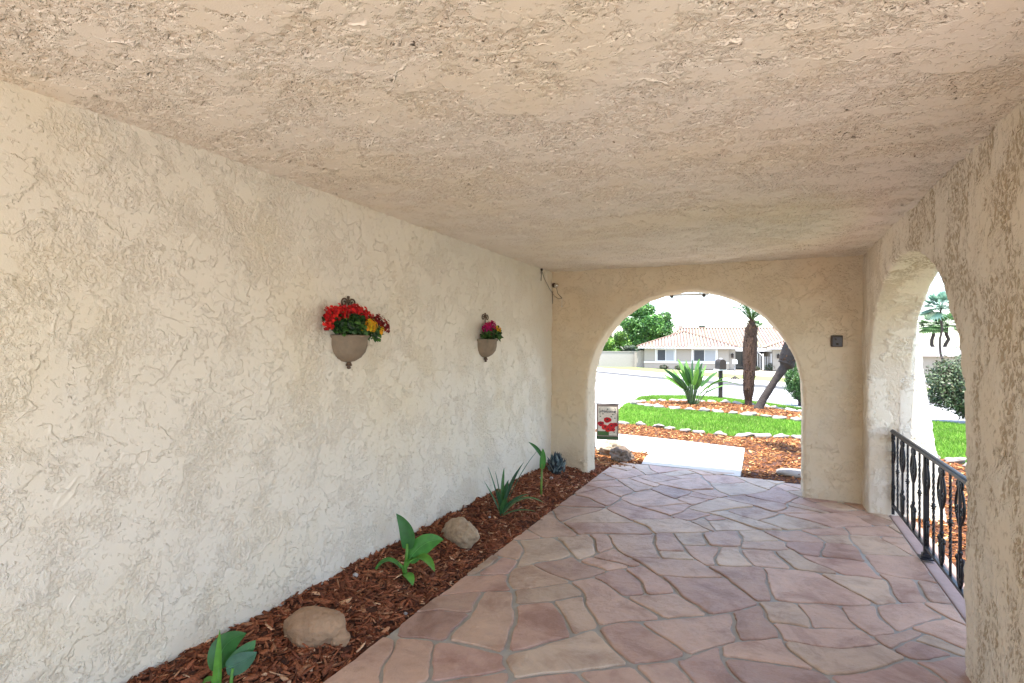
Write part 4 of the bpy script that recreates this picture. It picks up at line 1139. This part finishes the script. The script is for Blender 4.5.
PG = [(.06, .15, .035), (.09, .21, .05), (.13, .26, .07), (.05, .12, .03)]
def palm_tree(loc, prof, label, crown_at, seed, fronds, fl=1.1, steep=.15, group='palms in the lawn island', head=None):
    root = empty('palm_tree', loc, label, 'palm', group); r = random.Random(seed)
    mb = MB(); pts = [Vector(p[0]) for p in prof]
    # resample
    P_, R_ = [], []
    for i in range(len(pts) - 1):
        for j in range(8):
            t = j / 8; P_.append(pts[i].lerp(pts[i + 1], t)); t2 = t * t * (3 - 2 * t); R_.append(prof[i][1] * (1 - t2) + prof[i + 1][1] * t2)
    P_.append(pts[-1]); R_.append(prof[-1][1])
    mb.tube(P_, [q * r.uniform(.94, 1.06) for q in R_], 18)
    mb.build('trunk', M_bark if head else M_trunk, root)
    # old frond stubs
    mb = MB(); m = len(P_)
    for i in range(420):
        k_ = r.randrange(1, m - 1)
        if head and k_ < m * head: continue
        if not head and k_ < m * .12: continue
        a = r.uniform(0, 2 * pi); rr_ = R_[k_]; t = (P_[k_ + 1] - P_[k_ - 1]).normalized()
        a1 = t.cross(Vector((.3, 1, 0))).normalized(); a2 = t.cross(a1)
        o_ = a1 * cos(a) + a2 * sin(a); p = P_[k_].lerp(P_[k_ + 1], r.random()) + o_ * rr_ * .92
        L_ = r.uniform(.05, .11); cc = r.choice([(.16, .09, .05), (.10, .06, .035), (.22, .14, .09), (.06, .04, .03)])
        mb.blade([p, p + (o_ * .5 + t) .normalized() * L_ * .5, p + (o_ * .75 + t).normalized() * L_], [.022, .02, .008], .4, cc)
    mb.build('frond_stubs', M_chip, root)
    mb = MB()
    for i in range(fronds):
        a = 2 * pi * i / fronds + r.uniform(-.2, .2); el = r.uniform(steep, 1.35)
        frond(mb, crown_at, (cos(a) * cos(el), sin(a) * cos(el), sin(el)), fl * r.uniform(.8, 1.1), r.uniform(.45, .8) * (1.2 - el * .5), .012, PG, r)
    mb.build('crown', M_leaf, root)
    return root
pg = gz(18.3)
px_, py_ = -.53, 18.3
palm_tree((px_, py_, pg - .03), [((0, 0, 0), .105), ((0, 0, .3), .115), ((-.0, 0, .5), .155), ((.02, 0, 1.1), .18), ((.04, 0, 1.9), .205), ((.07, 0, 2.35), .18), ((.09, 0, 2.7), .07)],
          'upright palm with thick shaggy brown trunk in the island', (.09, 0, 2.62), 3, 13, 1.25, steep=.75)
px_, py_ = -.26, 17.1
palm_tree((px_, py_, gz(17.1) - .03), [((0, 0, 0), .13), ((.16, .05, .35), .105), ((.44, .08, .85), .10), ((.68, .10, 1.25), .12), ((.74, .12, 1.34), .215), ((.84, .12, 1.7), .225), ((1.0, .12, 2.2), .20), ((1.12, .12, 2.5), .1)],
          'leaning palm with thin dark trunk and shaggy swollen top', (1.12, .12, 2.45), 6, 14, 1.2, head=.5, steep=.6)

# bird of paradise clump
bop = empty('bird_of_paradise', (-2.08, 17.6, gz(17.6) - .02), 'large clump of upright paddle leaves at the island centre', 'plant')
mb = MB(); ms_ = MB(); r = random.Random(12)
for i in range(52):
    a = r.uniform(0, 2 * pi); sp_ = r.uniform(.05, 1.0) ** .75; H = 1.5 * (1 - .42 * sp_ ** 2) * r.uniform(.75, 1.05)
    b0 = Vector((cos(a) * .12 * r.random(), sin(a) * .12 * r.random(), 0)); rad = 1.15 * sp_
    tip = Vector((cos(a) * rad, sin(a) * rad, H)); mid = Vector((cos(a) * rad * .32, sin(a) * rad * .36, H * .55))
    st_ = curve(b0, b0.lerp(mid, .6) + UZ * .08, mid, 6)
    ms_.tube(st_, [.016 - .0012 * q for q in range(7)], 6, col=r.choice([(.14, .22, .10), (.09, .16, .06)]))
    lf = curve(mid, mid.lerp(tip, .5) + UZ * .06, tip, 9)
    mb.blade(lf, leaf_shape(1, r.uniform(.045, .075), 9), .35, r.choice([(.05, .14, .03), (.08, .21, .035), (.13, .29, .05), (.04, .10, .035), (.16, .30, .07)]), side=(r.uniform(-1, 1), r.uniform(-1, 1), .1))
ms_.build('stalks', M_leaf, bop); mb.build('leaves', M_leaf, bop)
# one long leaf arching right over the mailbox foot
mb = MB(); mb.blade(curve((.45, 0, .55), (.75, .0, .95), (1.45, .1, .62), 9), leaf_shape(1, .11, 9), .3, (.07, .18, .04)); mb.tube(curve((.1, 0, 0), (.3, 0, .3), (.45, 0, .55), 6), .014, 6, col=(.1, .17, .06)); mb.build('arching_leaf', M_leaf, bop)

# ------------------------------------------------------------------ mailbox at the kerb
mbx = empty('mailbox', (-1.60, 21.9, gz(21.9) - .03), 'dark mailbox on a thick dark post behind the bird of paradise', 'mailbox', rz=YAW)
mb = MB(); mb.box((-.065, -.065, 0), (.065, .065, 1.08)); mb.build('post', M_wood, mbx, smooth=False, bevel=.01)
mb = MB(); mb.box((-.19, -.22, 1.08), (.15, .22, 1.125)); mb.build('shelf', M_white, mbx, smooth=False)
mb = MB(); prof = [(-.12, 0), (.12, 0), (.12, .25)] + [(.12 * cos(pi * k_ / 8), .25 + .12 * sin(pi * k_ / 8)) for k_ in range(1, 8)] + [(-.12, .25)]
n = len(prof); mb.add([(x, -.24, 1.125 + z) for x, z in prof] + [(x, .24, 1.125 + z) for x, z in prof], [tuple(range(n)), tuple(range(2 * n - 1, n - 1, -1))] + [(i, n + i, n + (i + 1) % n, (i + 1) % n) for i in range(n)])
mb.build('box', M_wood, mbx, smooth=False)
mb = MB(); mb.box((-.045, -.05, 1.50), (.045, .05, 1.545)); mb.build('cap', M_white, mbx, smooth=False)
# post with small pale box over the road
x_, y_ = cam_pt(735, 39.5)
fp = empty('roadside_post', (x_, y_, gz(y_) + .0), 'slim grey post with pale head and splayed foot across street', 'post', rz=YAW)
mb = MB(); mb.tube([(0, 0, 0), (0, 0, 1.25)], .05, 8); mb.build('pole', M_block, fp)
mb = MB(); mb.box((-.11, -.18, 1.2), (.11, .18, 1.42)); mb.tube([(0, -.18, 1.42), (0, .18, 1.42)], .11, 10); mb.build('head', M_white, fp, smooth=False)
mb = MB(); mb.tube([(-.4, 0, .02), (0, 0, .3), (.4, 0, .02)], .05, 6); mb.tube([(0, -.35, .02), (0, 0, .28), (0, .35, .02)], .045, 6); mb.build('foot', M_bark, fp)

# ------------------------------------------------------------------ topiary and hedge
def shrub(name, loc, rad, h0, n, size, pal, label, seed, cat='shrub', trunk=.05):
    root = empty(name, loc, label, cat); r = random.Random(seed)
    mb = MB(); limb(mb, (0, 0, -.1), (0, 0, h0 + rad[1]), trunk, trunk * .6, seed)
    for k_ in range(6): limb(mb, (0, 0, h0 * .6), (rad[0] * .6 * cos(k_), rad[0] * .6 * sin(k_), h0 + rad[1] * r.uniform(.5, 1.4)), trunk * .5, trunk * .15, seed + k_)
    mb.build('stem', M_bark, root)
    cl = [((0, 0, h0 + rad[1]), (rad[0] * .93, rad[0] * .93, rad[1] * .93), 3.0)]
    for k_ in range(30):
        d = Vector((r.gauss(0, 1), r.gauss(0, 1), r.gauss(0, 1))).normalized() * .78
        cl.append(((d.x * rad[0], d.y * rad[0], h0 + rad[1] + d.z * rad[1]), (rad[0] * .25,) * 2 + (rad[1] * .25,), .12))
    leaf_cloud('foliage', cl, n, size, pal, root, seed)
    return root
shrub('topiary_shrub', (.98, 20.6, gz(20.6)), (.50, .66), .10, 14000, .055, [(.035, .085, .022), (.05, .12, .03), (.08, .17, .04)], 'rounded clipped dark green shrub beyond the right side of arch', 4)
shrub('round_hedge', (4.66, 16.4, gz(16.4)), (1.2, .82), .05, 34000, .07, [(.045, .075, .03), (.07, .11, .045), (.11, .15, .07), (.16, .18, .10), (.06, .05, .03)], 'large rounded green hedge seen through the side arch', 9, 'hedge', .08)

# unseen young tree, added so its crown above the arch line shades the mulch
tree('shade_tree', (.74, 8.45, 0), 4.6, (.62, .5), 16000, .11, [(.05, .12, .03), (.08, .18, .04)], 'slim unseen young tree added behind the right pier to shade the mulch', seed=14, trunk_r=.035, nclump=10, base=.68)

# ------------------------------------------------------------------ the house across the street
HX, HY = cam_pt(700, 59.0)
house = empty('house', (HX, HY, -.85), 'single storey cream house with pinkish tiled hip roof across street', 'house', rz=YAW - .26)
def hb(name, boxes, mat, par=None, **k_):
    mb = MB()
    for lo, hi in boxes: mb.box(lo, hi)
    return mb.build(name, mat, par or house, smooth=False, **k_)
hb('wall', [((-5.86, 0, 0), (2.93, 9, 2.42))], M_hwall)
hb('wall', [((7.25, 0, 0), (17.5, 12, 2.42))], M_hwall)
hb('wall', [((2.93, 4.0, 0), (7.25, 14, 2.42))], M_hwall)
hb('fascia', [((-6.5, -.62, 2.22), (3.65, -.55, 2.44)), ((6.6, -.62, 2.22), (18.2, -.55, 2.44)), ((3.65, 2.0, 2.0), (6.6, 2.12, 2.44))], M_white)
hb('porch_beam', [((2.96, .3, 1.98), (7.22, .5, 2.35))], M_white)
tr = [((x - .07, -.06, .0), (x + .07, 0, 2.22)) for x in (-4.75, -1.85, .55, 2.2)]
hb('trim', [((-5.9, -.08, .62), (2.95, -.002, .80))] + [((x - .08, -.07, .80), (x + .08, -.003, 2.22)) for x in (-4.62, -2.55, -.80, 1.72)], M_white)
for x0, x1 in ((-4.5, -2.66), (-.68, 1.62)):
    f = hb('window', [((x0, -.05, .82), (x1, -.045 + .04, .90)), ((x0, -.05, 2.08), (x1, -.005, 2.16)), ((x0, -.05, .9), (x0 + .06, -.005, 2.08)), ((x1 - .06, -.05, .9), (x1, -.005, 2.08)), (((x0 + x1) / 2 - .03, -.05, .9), ((x0 + x1) / 2 + .03, -.005, 2.08))], M_white)
    hb('pane', [((x0 + .06, -.025, .9), ((x0 + x1) / 2 - .03, -.004, 2.08))], M_glass, f)
    hb('blind', [(((x0 + x1) / 2 + .03, -.025, .9), (x1 - .06, -.004, 2.08))], M_blind, f)
hb('window', [((3.1, 3.9, .3), (5.0, 3.99, 2.0)), ((5.3, 3.9, .1), (7.1, 3.99, 2.0))], M_glass)
# entry gate with arched top
mb = MB()
for x in np.arange(5.35, 7.1, .16): mb.box((x - .015, .36, .05), (x + .015, .40, 1.45 + .3 * sin(pi * min(1, max(0, (x - 5.3) / 1.0)))))
mb.tube([(5.25 + 1.1 * k_ / 12, .38, 1.45 + .42 * sin(pi * k_ / 12)) for k_ in range(13)], .05, 6)
mb.box((5.2, .34, .0), (5.3, .42, 1.5)); mb.box((6.3, .34, .0), (6.42, .42, 1.75)); mb.box((7.1, .34, 0), (7.22, .42, 1.75))
mb.build('gate', M_white, house, smooth=False)
for x in (3.3, 7.75):
    mb = MB(); y = -.02 if x > 7 else .2
    mb.box((x - .11, y - .2, 1.28), (x + .11, y, 1.62)); mb.lathe([(.16, 0), (.02, .14), (.0, .16)], (x, y - .1, 1.62), 8); mb.build('wall_lantern', M_wood, house, smooth=False)
hb('pillar', [((2.93, .2, 0), (3.6, .6, 2.3))], M_hwall)
def roof_face(mb_, e0, e1, top_off, run_l, run_r, step=.34, r_=.105):
    """e0,e1 eave ends; top_off vector from eave to ridge plane; run_l/run_r hip inset at the ridge"""
    e0, e1, T = Vector(e0), Vector(e1), Vector(top_off); U = (e1 - e0); W = U.length; U.normalize(); nrm = U.cross(T).normalized()
    if nrm.z < 0: nrm = -nrm
    a = e0 + T + U * run_l; b_ = e1 + T - U * run_r
    mb_.add([e0, e1, b_, a] if (b_ - a).length > .05 else [e0, e1, a], [(0, 1, 2, 3)] if (b_ - a).length > .05 else [(0, 1, 2)], (.13, .10, .082))
    n = int(W / step)
    for i in range(n + 1):
        u = i * W / n; k_ = min(1.0, u / run_l if run_l > 0 else 1, (W - u) / run_r if run_r > 0 else 1)
        if k_ < .03: continue
        p0 = e0 + U * u - T.normalized() * .1; p1 = e0 + U * u + T * k_
        ring = []
        for p, rr_ in ((p0, r_), (p1, r_)):
            for q in range(6):
                an = pi * q / 5; ring.append(p + U * cos(an) * rr_ + nrm * sin(an) * rr_ * .9)
        mb_.add(ring, [(q, q + 1, 6 + q + 1, 6 + q) for q in range(5)] + [(5, 4, 3, 2, 1, 0)], tuple(c * random.uniform(.85, 1.15) for c in (.34, .265, .205)))
mb = MB(); E = 2.44
# front wing hip
w0, w1 = -6.56, 3.69; hw = (w1 - w0) / 2; rise = 1.72
roof_face(mb, (w0, -.6, E), (w1, -.6, E), (0, hw, rise), hw, hw)
roof_face(mb, (w0, 8, E), (w0, -.6, E), (hw, 0, rise), 0, hw)
roof_face(mb, (w1, -.6, E), (w1, 8, E), (-hw, 0, rise), hw, 0)
# main roof
m0, m1 = -4.6, 20.0
roof_face(mb, (m0, 2.0, E), (m1, 2.0, E), (0, 6.8, 2.25), 3.0, 3.0)
roof_face(mb, (m0, 15.6, E), (m0, 2.0, E), (3.0, 0, 2.25), 6.8, 6.8)
mb.add([(m0, 15.6, E), (m1, 15.6, E), (m1 - 3, 8.8, E + 2.25), (m0 + 3, 8.8, E + 2.25)], [(0, 1, 2, 3)], (.3, .2, .15))
# right wing
w0, w1 = 6.6, 18.4; hw = (w1 - w0) / 2
roof_face(mb, (w0, -.6, E), (w1, -.6, E), (0, hw, 1.9), hw, hw)
roof_face(mb, (w0, 6, E), (w0, -.6, E), (hw, 0, 1.9), 0, hw)
roof_face(mb, (w1, -.6, E), (w1, 6, E), (-hw, 0, 1.9), hw, 0)
mb.build('roof', M_tile, house, smooth=False)
M_hip = simple('hip_tile', (.20, .13, .10), rough=.9)
mb = MB(); hw = 5.125
for a, b_ in (((-6.56, -.6, E + .06), (-1.435, 4.5, E + 1.8)), ((3.69, -.6, E + .06), (-1.435, 4.5, E + 1.8)), ((m0 + .1, 2.1, E + .1), (m0 + 3, 8.8, E + 2.33)), ((m0 + 3, 8.8, E + 2.33), (m1 - 3, 8.8, E + 2.33)), ((6.6, -.6, E + .06), (12.5, 5.3, E + 2.0))):
    mb.tube([Vector(a).lerp(Vector(b_), q / 6) for q in range(7)], .09, 6)
mb.build('ridge_cap', M_hip, house)
hb('chimney', [((-1.9, 9.6, E + 1.6), (-1.4, 10.1, E + 2.75))], M_hwall)
# garden strip plants at the house foot
for i, (px, sz, lab) in enumerate([(664, .45, 'low dark bush under the left window of the house'), (679, .4, 'small reddish dark bush between the house windows'), (771, .7, 'dark bushy plant beside the house gate'), (756, .35, 'small plant left of the house gate')]):
    x_, y_ = cam_pt(px, 57.6)
    root = empty('foundation_bush', (x_, y_, -.85), lab, 'bush', 'bushes along the foot of the house')
    leaf_cloud('foliage', [((0, 0, sz * .5), (sz, sz * .8, sz * .6), 1)], 900, .14, [(.03, .06, .025), (.05, .09, .03), (.08, .05, .03)], root, 60 + i)
    mb = MB(); limb(mb, (0, 0, -.05), (0, 0, sz * .7), .04, .02, i); mb.build('stem', M_bark, root)

# house plot ground, block wall with gate
x0_, y0_ = cam_pt(520, 61.5); x1_, y1_ = cam_pt(636, 61.5)
bw = empty('block_wall', (x1_, y1_, -.85), 'long pale grey block wall left of the tiled house', 'wall', rz=YAW)
hb('wall', [((-22, -.1, -.3), (0, .1, 1.80))], M_block, bw)
hb('coping', [((-22, -.15, 1.80), (.0, .15, 1.87))], M_block, bw)
x2_, y2_ = cam_pt(641, 61.0)
gt = empty('side_gate', (x2_, y2_, -.85), 'weathered grey arched gate between block wall and house', 'gate', rz=YAW)
mb = MB()
for k_ in range(12):
    x = -.62 + k_ * .108; mb.box((x, -.03, .03), (x + .1, .03, 1.72 + .28 * sin(pi * (k_ + .5) / 12)))
mb.build('boards', M_gatewood, gt, smooth=False)
hb('frame', [((-.72, -.06, -.2), (-.63, .06, 1.85)), ((.69, -.06, -.2), (.78, .06, 1.85))], M_gatewood, gt)

# ------------------------------------------------------------------ trees behind
TG = [(.04, .12, .03), (.065, .18, .035), (.10, .25, .045), (.15, .32, .065)]
def at_tree(px, depth, H, cr, n, size, pal, label, seed, nc=30, base=.25, group=None):
    x_, y_ = cam_pt(px, depth); return tree('leafy_tree', (x_, y_, -.85), H, cr, n, size, pal, label, group=group, seed=seed, trunk_r=.25, nclump=nc, base=base)
at_tree(646, 78, 8.7, (3.6, 3.3), 30000, .34, TG, 'tall dense green tree rising behind house left of roof', 21, 34, .18)
at_tree(631, 80, 6.4, (2.4, 2.6), 12000, .34, [(.03, .08, .03), (.045, .11, .035), (.06, .15, .04)], 'darker green tree left of the tall tree', 22, 22, .1)
at_tree(616, 70, 4.6, (2.3, 1.9), 12000, .28, [(.10, .22, .03), (.15, .30, .04), (.20, .34, .05), (.06, .14, .03)], 'yellow green bushy tree above the block wall', 23, 22, .1)
at_tree(601, 72, 5.2, (2.2, 2.1), 9000, .28, [(.09, .14, .06), (.13, .18, .08), (.06, .10, .04)], 'olive green tree at the left end of block wall', 24, 20, .1)
at_tree(634, 66, 3.0, (1.6, .9), 6000, .2, [(.14, .17, .11), (.10, .13, .08)], 'grey green shrubby tree just behind the side gate', 25, 14, .2)
at_tree(701, 110, 7.0, (1.5, 1.6), 2500, .35, [(.05, .08, .05)], 'small far treetop above the roof ridge', 26, 10, .5)
def fan_palm(px, depth, H, cr, label, seed, trunk=.2, pal=None):
    x_, y_ = cam_pt(px, depth); root = empty('fan_palm', (x_, y_, gz(y_)), label, 'palm', 'distant palms'); r = random.Random(seed)
    mb = MB(); limb(mb, (0, 0, -.2), (0, 0, H), trunk, trunk * .8, seed, 10); mb.build('trunk', M_bark, root)
    mb = MB(); pal = pal or [(.11, .22, .08), (.15, .28, .10), (.20, .34, .14)]
    for i in range(34):
        a = r.uniform(0, 2 * pi); el = r.uniform(-.6, 1.4); d = Vector((cos(a) * cos(el), sin(a) * cos(el), sin(el)))
        hub = Vector((0, 0, H)) + d * cr * .45; s1 = d.cross(UZ).normalized() if abs(d.z) < .98 else Vector((1, 0, 0)); s2 = s1.cross(d)
        cc = r.choice(pal)
        mb.tube([(0, 0, H), hub], .02, 4, col=cc)
        for k_ in range(13):
            b_ = (k_ - 6) / 6 * 1.5; dv = (d * cos(b_) + s1 * sin(b_)).normalized(); e = hub + dv * cr * .6 - UZ * cr * .12
            mb.blade([hub, hub.lerp(e, .5), e], [cr * .03, cr * .05, .001], .2, cc)
    mb.build('crown', M_leaf, root)
fan_palm(757, 95, 5.9, 1.5, 'far palm crown peeking over the roof behind upright trunk', 31)
fan_palm(931.7, 60, 4.9, 1.7, 'far left palm of the pair beyond the hedge', 32)
fan_palm(947, 60, 5.0, 1.7, 'far right palm of the pair beyond the hedge', 33)
fan_palm(941, 40, 5.4, 1.5, 'larger blue green palm above the pair beyond hedge', 34, .08, [(.20, .34, .26), (.26, .42, .32)])  # leaf palette lightened to put distance haze into the colour
# low pale roofed building beyond the hedge
x_, y_ = cam_pt(952, 48)
nb = empty('neighbour_garage', (x_, y_, gz(y_)), 'low building with pale grey roof beyond the hedge', 'building', rz=YAW)
hb('wall', [((-4, 0, 0), (9, 6, 1.75))], M_hwall, nb)
mb = MB(); mb.add([(-4.6, -.5, 1.72), (9.5, -.5, 1.72), (9.5, 3, 2.55), (-2.2, 3, 2.55), (-4.6, 6.5, 1.72), (9.5, 6.5, 1.72)], [(0, 1, 2, 3), (3, 2, 5, 4), (0, 3, 4)])
mb.build('roof', simple('pale_roof', (.26, .235, .22)), nb, smooth=False)
